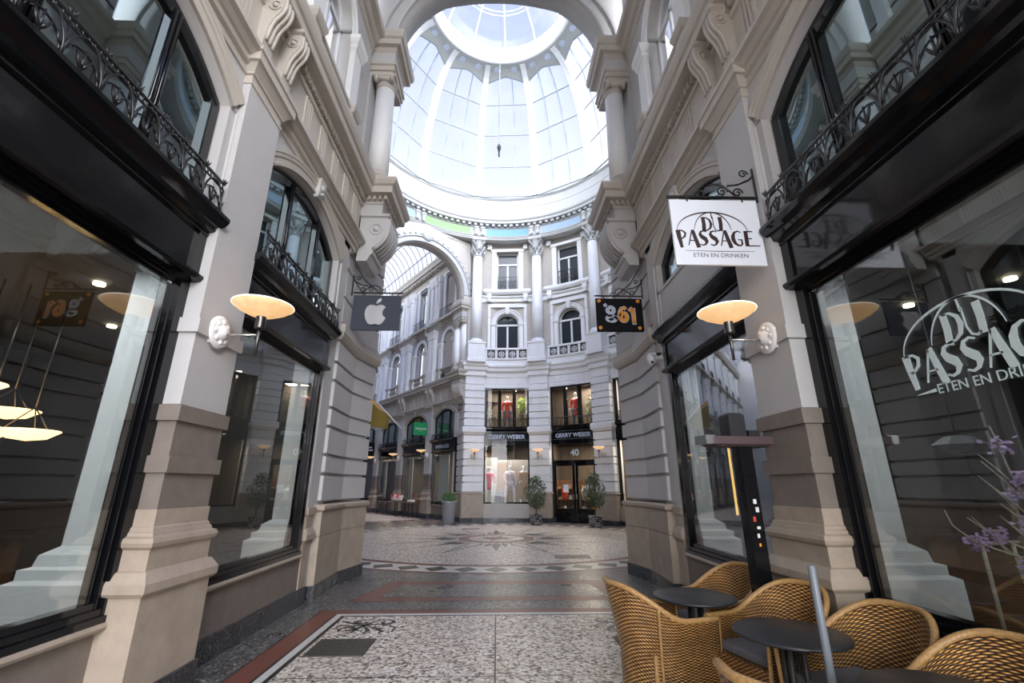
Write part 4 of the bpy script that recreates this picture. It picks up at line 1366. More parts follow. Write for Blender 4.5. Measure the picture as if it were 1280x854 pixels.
def vault(key, al, t0, t1, n, label):
    """ribbed glass barrel roof over an arm"""
    fn = cross_fn(al)
    R, z0 = 2.62, 15.1
    V = thing('glass_roof', label, 'roof', fn(0, (t0 + t1) / 2, z0))
    m = MB(fn)
    m.grid([[(R * math.cos(q * PI / 16), t, z0 + R * math.sin(q * PI / 16)) for q in range(17)] for t in [t0 + (t1 - t0) * k / 8 for k in range(9)]], s=True)
    m.build('roof_glazing', M['roofglass' if key == 'arm' else 'roofglass_dimming'], V)
    for k in range(n):
        t = t0 + (t1 - t0) * (k + .5) / n
        m = MB(fn)
        m.tube([((R - .04) * math.cos(q * PI / 16), t, z0 + (R - .04) * math.sin(q * PI / 16)) for q in range(17)], .028, 5)
        m.build('roof_rib', M['ribmetal'], V)
    m = MB(fn)
    for q in (2, 5, 8, 11, 14):
        m.tube([(R * math.cos(q * PI / 16), t0, z0 + R * math.sin(q * PI / 16)), (R * math.cos(q * PI / 16), t1, z0 + R * math.sin(q * PI / 16))], .03, 4)
    m.build('purlin', M['ribmetal'], V)
# ------------------------------------------------------------ floor
def floor():
    m = MB()
    LT, DK, RD, WH, BK = 0, 1, 2, 3, 4
    e = .0012
    # base slab
    m.face([(-14, -9, 0), (14, -9, 0), (14, 28, 0), (-14, 28, 0)], DK)
    fa = cross_fn(ARM)
    m.face([fa(-6, 9, -.001), fa(6, 9, -.001), fa(6, 46, -.001), fa(-6, 46, -.001)], DK)
    def quad(x0, x1, y0, y1, k, z): m.face([(x0, y0, z), (x1, y0, z), (x1, y1, z), (x0, y1, z)], k)
    # corridor carpet of light terrazzo framed by red, white and black bands
    quad(-2.35, 2.35, -9, 7.05, BK, e * .5)
    quad(-2.33, 2.33, -9, 7.03, RD, e)
    quad(-2.10, 2.10, -9, 6.86, BK, e * 1.5)
    quad(-2.07, 2.07, -9, 6.84, WH, e * 2)
    quad(-1.99, 1.99, -9, 6.75, BK, e * 2.5)
    quad(-1.94, 1.94, -9, 6.70, LT, e * 3)
    quad(-.008, .008, -9, 6.70, BK, e * 4)
    for y in (4.72, 1.2, -3): quad(-1.94, 1.94, y - .006, y + .006, BK, e * 4)
    # corner scrolls
    for s in (-1, 1):
        mm = MB(lambda u, d, z: (s * (-1.60 + u), 6.30 + z, e * 5))
        def ser(pts, w): 
            k = len(pts)
            ww = [w * .72 * math.sin(PI * (i + .6) / (k + .2)) + .008 for i in range(k)]
            mm.ribbon(pts, ww, 0, BK, 0)
        ser(scroll(-.02, .13, .13, 1.1, .5), .07)
        ser(scroll(.26, .12, .12, 1.1, 2.6, -1), .07)
        ser(scroll(-.12, -.16, .12, 1.1, -2.2, -1), .07)
        ser([(-.30, .02), (-.15, -.02), (0, .0), (.15, .04), (.34, .0)], .06)
        ser([(-.05, -.30), (-.02, -.12), (.04, .02), (.16, .24)], .06)
        ser([(.08, -.05), (.2, -.12), (.3, -.26), (.26, -.3)], .06)
        ser([(.02, -.02), (.12, -.2), (.1, -.32)], .05)
        ser([(-.3, .2), (-.2, .12), (-.08, .05)], .05)
        ser([(.34, -.05), (.42, -.1), (.4, -.2)], .04)
        i0 = len(m.v); m.v += mm.v; m.f += [tuple(a + i0 for a in f) for f in mm.f]; m.fm += mm.fm; m.sm += mm.sm
    # second framed bar before the circle
    def trap(a, b, y0, y1, k, z): m.face([(-a, y0, z), (a, y0, z), (b, y1, z), (-b, y1, z)], k)
    trap(2.16, 1.84, 7.50, 8.96, BK, e); trap(2.13, 1.82, 7.52, 8.94, RD, e * 2)
    trap(1.76, 1.60, 7.74, 8.68, BK, e * 3); trap(1.74, 1.585, 7.76, 8.66, DK, e * 4)
    # mosaic circle
    cy = 15.75
    def disc(r, k, z, n=72, r0=None):
        if r0 is None:
            m.face([(r * math.cos(2 * PI * i / n), cy + r * math.sin(2 * PI * i / n), z) for i in range(n)], k)
    disc(6.10, BK, e, 96); disc(6.07, RD, e * 2, 96); disc(5.98, WH, e * 3, 96)
    nd = 58; ra, rb = 5.34, 5.96
    for i in range(nd):
        a = 2 * PI * (i + .5) / nd; h = PI / nd; rm = (ra + rb) / 2
        P = lambda r, q: (r * math.cos(q), cy + r * math.sin(q), e * 4)
        m.face([P(rm, a - h * .82), P(rb, a + h * .0), P(rm, a + h * .82), P(ra, a)], BK)
    disc(5.30, BK, e * 5, 96); disc(5.28, RD, e * 6, 96); disc(5.13, BK, e * 7, 96); disc(5.11, LT, e * 8, 96)
    # compass star
    z = e * 9
    def star(n, r0, r1, w, off, k, zz):
        for i in range(n):
            a = 2 * PI * i / n + off
            P = lambda r, q: (r * math.cos(a) - q * math.sin(a), cy + r * math.sin(a) + q * math.cos(a), zz)
            m.face([P(r0, 0), P(r0 + (r1 - r0) * .25, w), P(r1, 0), P(r0 + (r1 - r0) * .25, -w)], k)
    star(8, 1.0, 3.7, .24, PI / 8, BK, z); star(8, 1.1, 3.3, .15, PI / 8, LT, z + e)
    star(8, 1.2, 3.0, .14, 0, BK, z)
    for sgn in (-1, 1):
        for i in range(8):
            a = 2 * PI * i / 8 + sgn * .14
            P = lambda r, q: (r * math.cos(a) - q * math.sin(a), cy + r * math.sin(a) + q * math.cos(a), z)
            m.face([P(1.25, .02), P(1.7, .10), P(2.1, 0), P(1.7, -.10)], BK)
    disc(1.20, BK, z + e * 2, 48); disc(1.17, RD, z + e * 3, 48); disc(.90, BK, z + e * 4, 48); disc(.88, LT, z + e * 5, 48)
    star(6, .1, .75, .14, .3, BK, z + e * 6)
    star(6, .0, .5, .10, .3 + PI / 6, RD, z + e * 7)
    # arcade strip
    fn = cross_fn(ARM)
    def aq(u0, u1, t0, t1, k, zz): m.face([fn(u0, t0, zz), fn(u1, t0, zz), fn(u1, t1, zz), fn(u0, t1, zz)], k)
    aq(-2.1, 2.1, 9.2, 46, RD, e); aq(-1.95, 1.95, 9.35, 46, LT, e * 2)
    aq(-2.0, 2.0, 7.6, 8.7, RD, e); aq(-1.8, 1.8, 7.8, 8.5, DK, e * 2)
    o = m.build('floor', [M['terr_light'], M['terr_dark'], M['red'], M['tile_white'], M['tile_black']], recalc=False)
    struct(o, 'polished terrazzo floor with red bands, black and white mosaic circle and compass star')
    # floor grates
    def grate(cx, cy_, sx, sy, label, rz=0):
        t = thing('floor_grate', label, 'grate', (cx, cy_, 0), None, rz, local=True)
        g = MB(); g.box(-sx, sx, -sy, sy, .0005, .007); g.build('grate_plate', M['iron'], t)
        g = MB()
        n = int(sx * 2 / .024)
        for i in range(n):
            x = -sx + (i + .5) * 2 * sx / n
            g.box(x - .007, x + .007, -sy + .01, sy - .01, .007, .0115)
        for i in range(7):
            y = -sy + .02 + i * (2 * sy - .04) / 6
            g.box(-sx + .005, sx - .005, y - .004, y + .004, .007, .011)
        g.build('grate_bars', M['grate'], t)
    grate(-1.60, 5.52, .30, .27, 'black iron grate in the terrazzo at the left front')
    grate(1.60, 5.52, .30, .27, 'black iron grate half hidden behind the wicker chair')
    grate(1.80, 11.75, .42, .30, 'iron grate inside the mosaic circle, right of centre')
    grate(-1.0, 19.2, .35, .25, 'faint iron grate at the far side of the mosaic circle')


# ------------------------------------------------------------ shop interiors behind the passage windows
def interiors():
    for side in ('left', 'right'):
        fn = F[('cam', side)]
        m = MB(fn)
        D0, D1 = -2.95, -7.2
        t0, t1 = 9.1, 24
        # floor, ceiling, back, ends
        m.face([(t0, D0, .02), (t1, D0, .02), (t1, D1, .02), (t0, D1, .02)], 1)
        m.face([(t0, D0, 3.55), (t1, D0, 3.55), (t1, D1, 3.55), (t0, D1, 3.55)], 0)
        m.face([(t0, D1, .02), (t1, D1, .02), (t1, D1, 3.55), (t0, D1, 3.55)], 0)
        m.face([(t0, D0, .02), (t0, D1, .02), (t0, D1, 3.55), (t0, D0, 3.55)], 0)
        m.face([(t1, D0, .02), (t1, D1, .02), (t1, D1, 3.55), (t1, D0, 3.55)], 0)
        for tp in (11.96, 15.21):
            m.box(tp - .25, tp + .25, D0 - .02, D0 + .05, .02, 3.55)
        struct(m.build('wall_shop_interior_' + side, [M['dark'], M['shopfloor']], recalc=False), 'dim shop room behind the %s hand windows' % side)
        m = MB(fn)
        d1 = -5.2
        m.face([(t0, D0, 3.8), (t1, D0, 3.8), (t1, d1, 3.8), (t0, d1, 3.8)])
        m.face([(t0, D0, 5.9), (t1, D0, 5.9), (t1, d1, 5.9), (t0, d1, 5.9)])
        m.face([(t0, d1, 3.8), (t1, d1, 3.8), (t1, d1, 5.9), (t0, d1, 5.9)])
        m.face([(t0, D0, 3.8), (t0, d1, 3.8), (t0, d1, 5.9), (t0, D0, 5.9)])
        m.face([(t1, D0, 3.8), (t1, d1, 3.8), (t1, d1, 5.9), (t1, D0, 5.9)])
        struct(m.build('wall_mezzanine_interior_' + side, M['mezz'], recalc=False), 'dark mezzanine room behind the %s upper windows' % side)
        for k, tt in enumerate((11.92, 8.98)):
            m = MB(fn)
            df = -3.36 + .24 * k
            m.grid([[(tt - .25 - p, -2.88, z), (tt - .25 - p, df - p, z), (tt + .22 + p * .3, df - p, z), (tt + .22 + p * .3, -2.88, z)] for p, z in [(.30, .02), (.30, .90), (.22, .93), (.22, 1.0), (.14, 1.02), (.12, 1.10), (.04, 1.14), (0, 1.16), (0, 3.5)]], closed_u=True)
            struct(m.build('wall_inner_pier', M['white']), 'white pier inside the %s %s window' % ('near' if k == 0 else 'second', side))
        # unseen walls behind the camera, ends shaped for light, and the outer face of the walls
        m = MB(fn)
        te = 24 if side == 'left' else 18  # right wall cut short to let sky light in from behind right
        m.box(15.10, te, -3.0, -2.62, 0, 7.2)
        m.box(15.2, te, -3.0, -2.75, 7.2, 15.2)
        m.box(9.0, te, -3.3, -3.0, 5.95, 7.2)
        if side == 'left':
            m.box(24, 24.3, -3, 3, 6.5, 18)  # unseen portal wall added to shade the upper passage
        struct(m.build('wall_' + side, M['paint']), 'unseen continuation of the %s wall behind the viewer, end shaped for the light' % side)
    for x, y, e_ in ((-3.7, 3.0, 14), (-3.7, 5.6, 10), (3.8, 2.6, 12), (3.8, 5.6, 10)):  # fill lamps added to brighten the shop rooms, no fixtures modelled
        li = bpy.data.lights.new('shop fill light', 'AREA'); li.size = 1.2; li.energy = e_; li.color = (.86, .93, 1)
        lo = bpy.data.objects.new('shop_fill', li); COL.objects.link(lo); lo.location = (x, y, 3.5)
    # pendants inside the left shop
    spots = [((-4.55, 4.62, 2.04), .24, 'amber bowl pendant nearest the left window glass'), ((-5.2, 5.0, 2.30), .26, 'flat amber disc pendant deeper in the left shop'),
             ((-4.75, 4.15, 2.42), .26, 'amber disc pendant at the left picture edge'), ((-4.6, 4.25, 2.02), .22, 'amber bowl pendant cut by the left picture edge')]
    for p, r, lab in spots:
        t = thing('pendant_lamp', lab, 'lamp', p, None, local=True)
        b = MB(); b.lathe(0, 0, [(.02, -.02), (r * .6, 0), (r, .07), (r * .98, .08), (r * .55, .03), (.02, .01)], 28, cap=False); b.build('bowl', M['lamp_warm'], t)
        b = MB()
        for k in range(3):
            a = k * 2.1
            b.tube([(r * .8 * math.cos(a), r * .8 * math.sin(a), .07), (0, 0, .30)], .006, 4)
        b.tube([(0, 0, .3), (0, 0, 3.5 - p[2])], .008, 5)
        b.build('suspension', M['darksteel'], t)
    k = 0
    for sx, x, y in ((-1, -4.2, 5.2), (-1, -4.9, 5.6), (-1, -4.0, 4.3), (1, 4.6, 4.6), (1, 5.0, 3.9), (1, 4.2, 5.6)):
        m = MB(); m.lathe(x, y, [(.05, 3.52), (.05, 3.545)], 12)
        tag(m.build('ceiling_spot', M['lamp_spot']), ['small recessed ceiling spot in the left shop', 'small recessed ceiling spot in the right shop'][sx > 0], 'lamp', ['recessed spots of the left shop', 'recessed spots of the right shop'][sx > 0])
    t = thing('pendant_lamp', 'black faceted pendant shade hanging behind the near right window', 'lamp', (3.5, 3.42, 1.9), None, local=True)
    b = MB(); b.lathe(0, 0, [(.01, -.07), (.10, -.05), (.17, .0), (.08, .06), (.01, .07)], 7, s=False); b.build('shade', M['matblack'], t)
    b = MB(); b.tube([(0, 0, .06), (0, 0, 1.64)], .005, 4); b.build('cord', M['matblack'], t)
    # pale lamp in the upper right room
    t = thing('table_lamp', 'small lamp with pale shade behind the right upper window', 'lamp', (3.14, 3.60, 3.81), None, local=True)
    b = MB(); b.lathe(0, 0, [(.10, 0), (.10, .03), (.015, .05), (.015, .92)], 12); b.build('base', M['matblack'], t)
    b = MB(); b.lathe(0, 0, [(.13, .82), (.075, 1.03)], 20, cap=False); b.build('lamp_shade', M['white'], t)
    # service counter and posts seen inside
    for side, xx, lab in (('left', -6.2, 'dark wooden counter deep in the left shop'), ('right', 6.0, 'dark wooden counter deep in the right shop')):
        t = thing('shop_counter', lab, 'counter', (xx, 5.0, .02), None, local=True)
        b = MB(); b.box(-.35, .35, -1.3, 1.3, 0, .95); b.build('counter_body', M['wood'], t)
        b = MB(); b.box(-.42, .42, -1.36, 1.36, .95, 1.0); b.build('counter_top', M['matblack'], t)
    # light strips behind the second right window
    for y, z0, z1, lab in ((5.92, 1.26, 2.08, 'thin lit gold strip left of the heater behind the glass'), (4.78, 1.36, 2.02, 'thin lit gold strip right of the heater behind the glass')):
        t = thing('light_strip', lab, 'lamp', (2.98, y, z0), None, local=True)
        b = MB(); b.box(-.01, .01, -.012, .012, 0, z1 - z0); b.build('strip', M['gold'], t)
        b = MB(); b.box(.0, .03, -.02, .02, -.02, 0); b.box(.0, .03, -.02, .02, z1 - z0, z1 - z0 + .02); b.build('mount', M['matblack'], t)


# ------------------------------------------------------------ plants
def leaves(m, c, rad, n, size, rnd, sq=(1, 1, 1), shell=.55):
    for _ in range(n):
        while True:
            v = Vector((rnd.uniform(-1, 1), rnd.uniform(-1, 1), rnd.uniform(-1, 1)))
            if shell < v.length < 1: break
        p = Vector(c) + Vector((v.x * rad * sq[0], v.y * rad * sq[1], v.z * rad * sq[2]))
        a = Vector((rnd.uniform(-1, 1), rnd.uniform(-1, 1), rnd.uniform(-.5, 1))).normalized(); b = a.orthogonal().normalized()
        s = size * rnd.uniform(.6, 1.3)
        m.face([tuple(p), tuple(p + a * s * .5 + b * s * .3), tuple(p + a * s), tuple(p + a * s * .5 - b * s * .3)])


def topiary(x, y, label, h, rad, zc, seed):
    rnd = random.Random(seed)
    t = thing('potted_tree', label, 'plant', (x, y, 0), None, local=True)
    b = MB(); b.lathe(0, 0, [(.22, 0), (.27, .05), (.27, .40), (.29, .41), (.29, .45), (.24, .45), (.22, .40)], 22); b.build('pot', M['pot_pat'], t)
    b = MB(); b.tube([(0, 0, .38), (.03, 0, .7), (0, 0, zc)], .03, 7); b.build('trunk', M['bark'], t)
    b = MB()
    leaves(b, (0, 0, zc), rad, 900, .09, rnd, (1, 1, h / rad * .5), .2)
    leaves(b, (0, 0, zc + h * .35), rad * .55, 250, .09, rnd, (1, 1, 1.1), .1)
    leaves(b, (0.05, 0, zc - h * .25), rad * .8, 250, .09, rnd, (1, 1, .8), .1)
    b.build('foliage', M['leaf'], t)


def plants():
    topiary(1.72, 21.15, 'bushy potted evergreen beside the fashion shop window', 1.35, .50, 1.30, 1)
    topiary(4.05, 19.85, 'bushy potted evergreen right of the black door', 1.35, .50, 1.38, 2)
    rnd = random.Random(4)
    t = thing('planter', 'tall grey tapered planter with clipped green hedge at the arcade corner', 'planter', (-2.15, 21.9, 0), None, local=True)
    b = MB(); b.lathe(0, 0, [(.24, 0), (.26, .02), (.33, .9), (.35, .92), (.35, .96), (.30, .96), (.28, .88)], 30); b.build('pot', M['pot_grey'], t)
    b = MB(); leaves(b, (0, 0, 1.08), .36, 900, .06, rnd, (1, 1, .75), .2); b.build('foliage', M['leaf2'], t)
    # flower arrangement behind the right front window
    t = thing('flower_arrangement', 'tall arrangement of twisted branches and lilac blossoms behind the right window', 'flowers', (3.18, 2.58, .02), None, local=True)
    b = MB(); b.lathe(0, 0, [(.14, 0), (.16, .1), (.19, .75), (.17, .90), (.15, .90)], 24); b.build('vase', M['matblack'], t)
    b = MB()
    base = Vector((0, 0, .88))
    tips = [(-.22, .12, 1.68), (-.22, .22, 1.46), (-.18, .34, 1.10), (-.20, .52, 1.12), (-.18, .06, 1.42), (-.15, .30, .92), (.15, -.3, 1.5), (-.1, -.4, 1.2), (-.18, .14, 1.2)]
    tp = []
    for q, tip in enumerate(tips):
        P = []
        for i in range(9):
            f = i / 8
            p = base.lerp(Vector(tip) + Vector((0, 0, .28)), f) + Vector((math.sin(f * 9 + q) * .05, math.cos(f * 8 + q * 2) * .05, math.sin(f * 11 + q) * .03))
            P.append(tuple(p))
        b.tube(P, [.012 * (1 - .7 * i / 8) for i in range(9)], 5)
        tp.append(P)
        b.tube([P[5], tuple(Vector(P[5]) + Vector((.03, .12, .12))), tuple(Vector(P[5]) + Vector((.0, .17, .2)))], [.006, .005, .002], 4)
    b.build('twisted_branches', M['twig'], t)
    for q in range(9):
        p = Vector(tp[q][6 if q % 2 else 7]); b = MB()
        for _ in range(60):
            v = Vector((rnd.gauss(0, .022), rnd.gauss(0, .028), rnd.gauss(0, .022)))
            a = Vector((rnd.uniform(-1, 1), rnd.uniform(-1, 1), rnd.uniform(-1, 1))).normalized(); c = a.orthogonal().normalized(); s = .02
            b.face([tuple(p + v), tuple(p + v + a * s + c * s * .6), tuple(p + v + a * s * 1.8), tuple(p + v + a * s - c * s * .6)])
        b.build('blossom', M['lilac'], t)
    b = MB()
    for _ in range(60):
        a = rnd.uniform(0, 2 * PI); l = rnd.uniform(.2, .5)
        b.tube([(0, 0, .88), (l * .4 * math.cos(a), l * .4 * math.sin(a), .88 + l * .7), (l * math.cos(a), l * math.sin(a), .88 + l * .5)], [.006, .005, .001], 3)
    leaves(b, (0, 0, 1.03), .25, 160, .08, rnd, (1, 1, .8), .1)
    b.build('grass_blades', M['leaf'], t)


# ------------------------------------------------------------ mannequins
def skin(name, joints, edges, material, parent, sub=2):
    me = bpy.data.meshes.new(name)
    me.from_pydata([j[0] for j in joints], edges, [])
    me.materials.append(material)
    o = bpy.data.objects.new(name, me); COL.objects.link(o)
    o.modifiers.new('skin', 'SKIN'); me.skin_vertices.new() if not me.skin_vertices else None
    for i, j in enumerate(joints):
        r = j[1]; me.skin_vertices[0].data[i].radius = r if isinstance(r, tuple) else (r, r)
    me.skin_vertices[0].data[0].use_root = True
    s = o.modifiers.new('sub', 'SUBSURF'); s.levels = sub; s.render_levels = sub
    for m_ in o.modifiers:
        if m_.type == 'SKIN': m_.use_smooth_shade = True
    o.parent = parent
    return o


def mannequin(loc, rz, label, top, trousers, group=None, pose=0, coat=None, long=False, h=1.78):
    t = thing('mannequin', label, 'mannequin', loc, group, rz, local=True)
    k = h / 1.78
    sp = .13 + .07 * pose
    J = [((0, 0, .95), .12), ((0, 0, 1.12), .10), ((0, 0, 1.32), .13), ((0, 0, 1.45), .10), ((0, .01, 1.53), .05), ((0, .02, 1.60), .055), ((0, .02, 1.70), .085), ((0, .01, 1.77), .06),
         ((.11, 0, .88), .095), ((sp, .02, .50), .06), ((sp + .03, 0, .09), .038), ((sp + .03, .13, .03), .03),
         ((-.11, 0, .88), .095), ((-sp, .05 * pose, .50), .06), ((-sp - .02, 0, .09), .038), ((-sp - .02, .13, .03), .03),
         ((.19, 0, 1.42), .055), ((.27, .02, 1.17), .04), ((.27 - .1 * pose, .14, .97), .03), ((.26 - .12 * pose, .2, .90), .025),
         ((-.19, 0, 1.42), .055), ((-.29, .0, 1.17), .04), ((-.30, .08, .93), .03), ((-.29, .11, .84), .025)]
    J = [((p[0] * k, p[1] * k, p[2] * k), r * k) for p, r in J]
    E = [(0, 1), (1, 2), (2, 3), (3, 4), (4, 5), (5, 6), (6, 7), (0, 8), (8, 9), (9, 10), (10, 11), (0, 12), (12, 13), (13, 14), (14, 15), (3, 16), (16, 17), (17, 18), (18, 19), (3, 20), (20, 21), (21, 22), (22, 23)]
    skin('body', J, E, M['skin'], t)
    g = lambda i, d: (J[i][0], J[i][1] + d * k)
    JT = [g(0, .025), g(1, .035), g(2, .03), g(3, .035), g(16, .025), g(17, .028), g(18, .02), g(20, .025), g(21, .028), g(22, .02)]
    ET = [(0, 1), (1, 2), (2, 3), (3, 4), (4, 5), (5, 6), (3, 7), (7, 8), (8, 9)]
    if coat or long:
        JT.append(((0, 0, .62 * k), .17 * k)); ET.append((0, 10))
    skin('coat' if coat else 'top', JT, ET, top, t)
    if trousers:
        JL = [g(0, .02), g(8, .025), g(9, .035), ((J[10][0][0], J[10][0][1], .16 * k), .075 * k), g(12, .025), g(13, .035), ((J[14][0][0], J[14][0][1], .16 * k), .075 * k)]
        skin('trousers', JL, [(0, 1), (1, 2), (2, 3), (0, 4), (4, 5), (5, 6)], trousers, t)
    return t


def far_content():
    fn0, fn1 = rot_fn(NB[0]), rot_fn(NB[1])
    face = lambda fn: math.atan2(-(fn(0, -7, 0)[0] - fn(0, -8, 0)[0]), -(fn(0, -8, 0)[1] - fn(0, -7, 0)[1]))
    def mz(phi): return math.radians(-phi) + PI
    # stage floor of the window
    for fn, zz, hh, lab in ((fn0, .78, .82, 'pale display platform in the fashion shop window'), (fn0, 4.25, 4.32, 'display shelf in the upper far window'), (fn1, 4.25, 4.32, 'display shelf in the upper window over the door')):
        m = MB(fn); m.box(-1.2, 1.2, -8.5, -7.16, zz, hh)
        m.box(-1.2, 1.2, -8.48, -7.18, zz - .06, zz)
        tag(m.build('display_platform', M['curtain']), lab, 'platform')
    mannequin(fn0(.12, -7.5, .82), mz(NB[0]), 'mannequin in pale pink jumpsuit in the middle of the far shop window', M['cloth_pale'], M['cloth_pale'], pose=1)
    mannequin(fn0(.72, -7.65, .82), mz(NB[0]) + .3, 'mannequin in sand coat and pink top at the right of the far shop window', M['cloth_sand'], M['cloth_sand'], coat=True)
    mannequin(fn0(-.78, -7.55, .82), mz(NB[0]) - .2, 'mannequin in pink top and skirt at the left of the far shop window', M['cloth_pink'], None, long=True, h=1.72)
    mannequin(fn0(.0, -7.5, 4.32), mz(NB[0]), 'mannequin in orange red coat in the upper far window', M['cloth_red'], M['cloth_grey'], coat=True)
    mannequin(fn1(-.0, -7.5, 4.32), mz(NB[1]), 'mannequin in red open coat in the window above the door', M['cloth_red'], M['cloth_grey'], coat=True)
    # display dressing
    t = thing('handbag', 'brown and white handbags on a grey plinth in the far shop window', 'bag', fn0(-.42, -7.5, .82))
    m = MB(fn0); m.box(-.55, -.2, -7.6, -7.35, .82, 1.32); m.build('plinth', M['greymetal'], t)
    m = MB(fn0); m.box(-.5, -.22, -7.55, -7.38, 1.32, 1.55); m.tube([(-.45, -7.46, 1.55), (-.4, -7.46, 1.72), (-.32, -7.46, 1.72), (-.27, -7.46, 1.55)], .015, 5); m.build('bag_body', M['cloth_sand'], t)
    t = thing('display_screen', 'pink brown hanging panel in the far shop window', 'screen', fn0(-.25, -7.9, 1))
    m = MB(fn0); m.box(-.42, -.02, -7.95, -7.92, 1.5, 2.75); m.build('panel', M['cloth_sand'], t)
    m = MB(fn0); m.box(-.95, -.45, -8.05, -8.02, .85, 3.0); m.build('white_panel', M['curtain'], t)
    t = thing('curtain', 'pale pleated curtain behind the far shop window', 'curtain', fn0(0, -8.3, .8))
    m = MB(fn0)
    m.grid([[(-1.2 + .04 * q, -8.3 - .03 * (q % 2), .82) for q in range(61)], [(-1.2 + .04 * q, -8.3 - .03 * (q % 2), 2.9) for q in range(61)]])
    m.build('cloth', mat('grey pleated cloth', (.30, .28, .26), .9), t)
    # upper window: curtain left, lime plant right
    rnd = random.Random(9)
    t = thing('green_plant', 'bright lime leaves in the right light of the upper far window', 'plant', fn0(.72, -7.6, 4.32))
    m = MB(); c = Vector(fn0(.70, -7.55, 5.6)); leaves(m, c, .30, 260, .10, rnd, (.8, .5, 1.3), .0); m.build('lime_foliage', M['lime'], t)
    m = MB(); c = Vector(fn0(.75, -7.7, 5.2)); leaves(m, c, .42, 400, .10, rnd, (.8, .5, 1.7), .0); m.build('dark_foliage', M['leaf'], t)
    t = thing('green_plant', 'slim cactus like plant in the left light of the upper far window', 'plant', fn0(-.8, -7.6, 4.32))
    m = MB(); leaves(m, Vector(fn0(-.85, -7.5, 5.2)), .18, 120, .10, rnd, (.8, .5, 2.2), .0); leaves(m, Vector(fn0(-.6, -7.5, 4.9)), .14, 60, .10, rnd, (1, .5, 1.5), .0); m.build('foliage', M['leaf'], t)
    m = MB(fn0); m.tube([(-.85, -7.5, 4.32), (-.85, -7.5, 5.4)], .03, 5); m.build('stem', M['leaf'], t)
    t = thing('green_plant', 'dark green foliage at the right of the window above the door', 'plant', fn1(.75, -7.6, 4.32))
    m = MB(); leaves(m, Vector(fn1(.75, -7.6, 5.2)), .42, 400, .10, rnd, (.8, .6, 1.9), .0); m.build('foliage', M['leaf'], t)
    m = MB(); leaves(m, Vector(fn1(.62, -7.45, 5.3)), .2, 40, .09, rnd, (.8, .6, 1.9), .0); m.build('lime_foliage', M['lime'], t)
    # shop names
    for fn, lab in ((fn0, 'far'), (fn1, 'door')):
        p0, p1 = Vector(fn(-.5, -7, 0)), Vector(fn(.5, -7, 0))
        t = thing('shop_sign', 'grey lettering on the black fascia of the %s' % ('far shop window' if lab == 'far' else 'door bay'), 'sign', fn(0, -6.98, 3.98))
        text('GERRY WEBER', .275, fn(0, -6.90, 3.93), p1 - p0, (0, 0, 1), M['silverblue'], t, 'lettering', .004, .008, sx=1.0)
        m = MB(fn); m.box(-1.0, 1.0, -6.99, -6.975, 3.76, 3.775); m.box(-1.0, 1.0, -6.99, -6.975, 4.16, 4.17); m.build('sign_rule', M['greymetal'], t)
    # door interior: warm shelves
    for k, (ua, ub) in enumerate(((-1.15, -.45), (-.15, .75))):
        t = thing('display_shelf', 'warm lit shelves with folded goods behind the %s leaf of the black door' % ('left', 'right')[k], 'shelf', fn1((ua + ub) / 2, -8.2, 0))
        m = MB(fn1)
        for z in (.45, .95, 1.45): m.box(ua, ub, -8.35, -8.0, z, z + .04)
        m.box(ua, ua + .03, -8.35, -8.0, .02, 1.9); m.box(ub - .03, ub, -8.35, -8.0, .02, 1.9); m.box(ua, ub, -8.37, -8.35, .02, 1.9)
        m.build('shelf_board', M['wood'], t)
        for z in (.49, .99, 1.49):
            for q in range(4):
                w = (ub - ua - .1) / 4; a = ua + .05 + q * w
                g = MB(fn1); g.box(a, a + w * .8, -8.25, -8.05, z, z + .10 + .09 * ((q + k) % 2))
                tag(g.build('folded_garment', M[('curtain', 'cloth_sand', 'amber', 'cloth_grey')[(q + int(z * 2)) % 4]]), 'folded garment on the warm lit shelves behind the black door', 'clothes', 'folded garments behind the black door')
    for k, (u, d) in enumerate(((.12, -7.75), (-.75, -7.8))):
        t = thing('torso_form', ('cream torso form behind the right leaf of the black door', 'dark dressed torso form behind the left leaf of the black door')[k], 'mannequin', fn1(u, d, 0))
        m = MB(fn1); m.lathe(u, d, [(.02, .95), (.12, 1.0), (.10, 1.15), (.15, 1.35), (.13, 1.45), (.05, 1.5), (.045, 1.58)], 14); m.build('torso', M[('curtain', 'cloth_red')[k]], t)
        m = MB(fn1); m.lathe(u, d, [(.14, .02), (.14, .04), (.015, .05), (.015, .96)], 12); m.build('stand', M['steel'], t)
    for i, fn in enumerate([rot_fn(p) for p in NB[:3]]):  # area fills added to brighten the display windows
        p = fn(0, -7.9, 3.5 if i != 1 else 3.4)
        li = bpy.data.lights.new('shop fill light', 'AREA'); li.shape = 'RECTANGLE'; li.size = 1.8; li.size_y = .8
        li.energy = [42, 70, 40][i]; li.color = (1, .84, .66) if i else (1, .92, .82)
        lo = bpy.data.objects.new('shop_fill', li); COL.objects.link(lo); lo.location = (p[0], p[1], 3.7)
        p = fn(0, -7.75, 0)
        li = bpy.data.lights.new('shop fill light', 'AREA'); li.shape = 'RECTANGLE'; li.size = 1.8; li.size_y = .5
        li.energy = 40; li.color = (1, .88, .75)
        lo = bpy.data.objects.new('shop_fill', li); COL.objects.link(lo); lo.location = (p[0], p[1], 6.45)


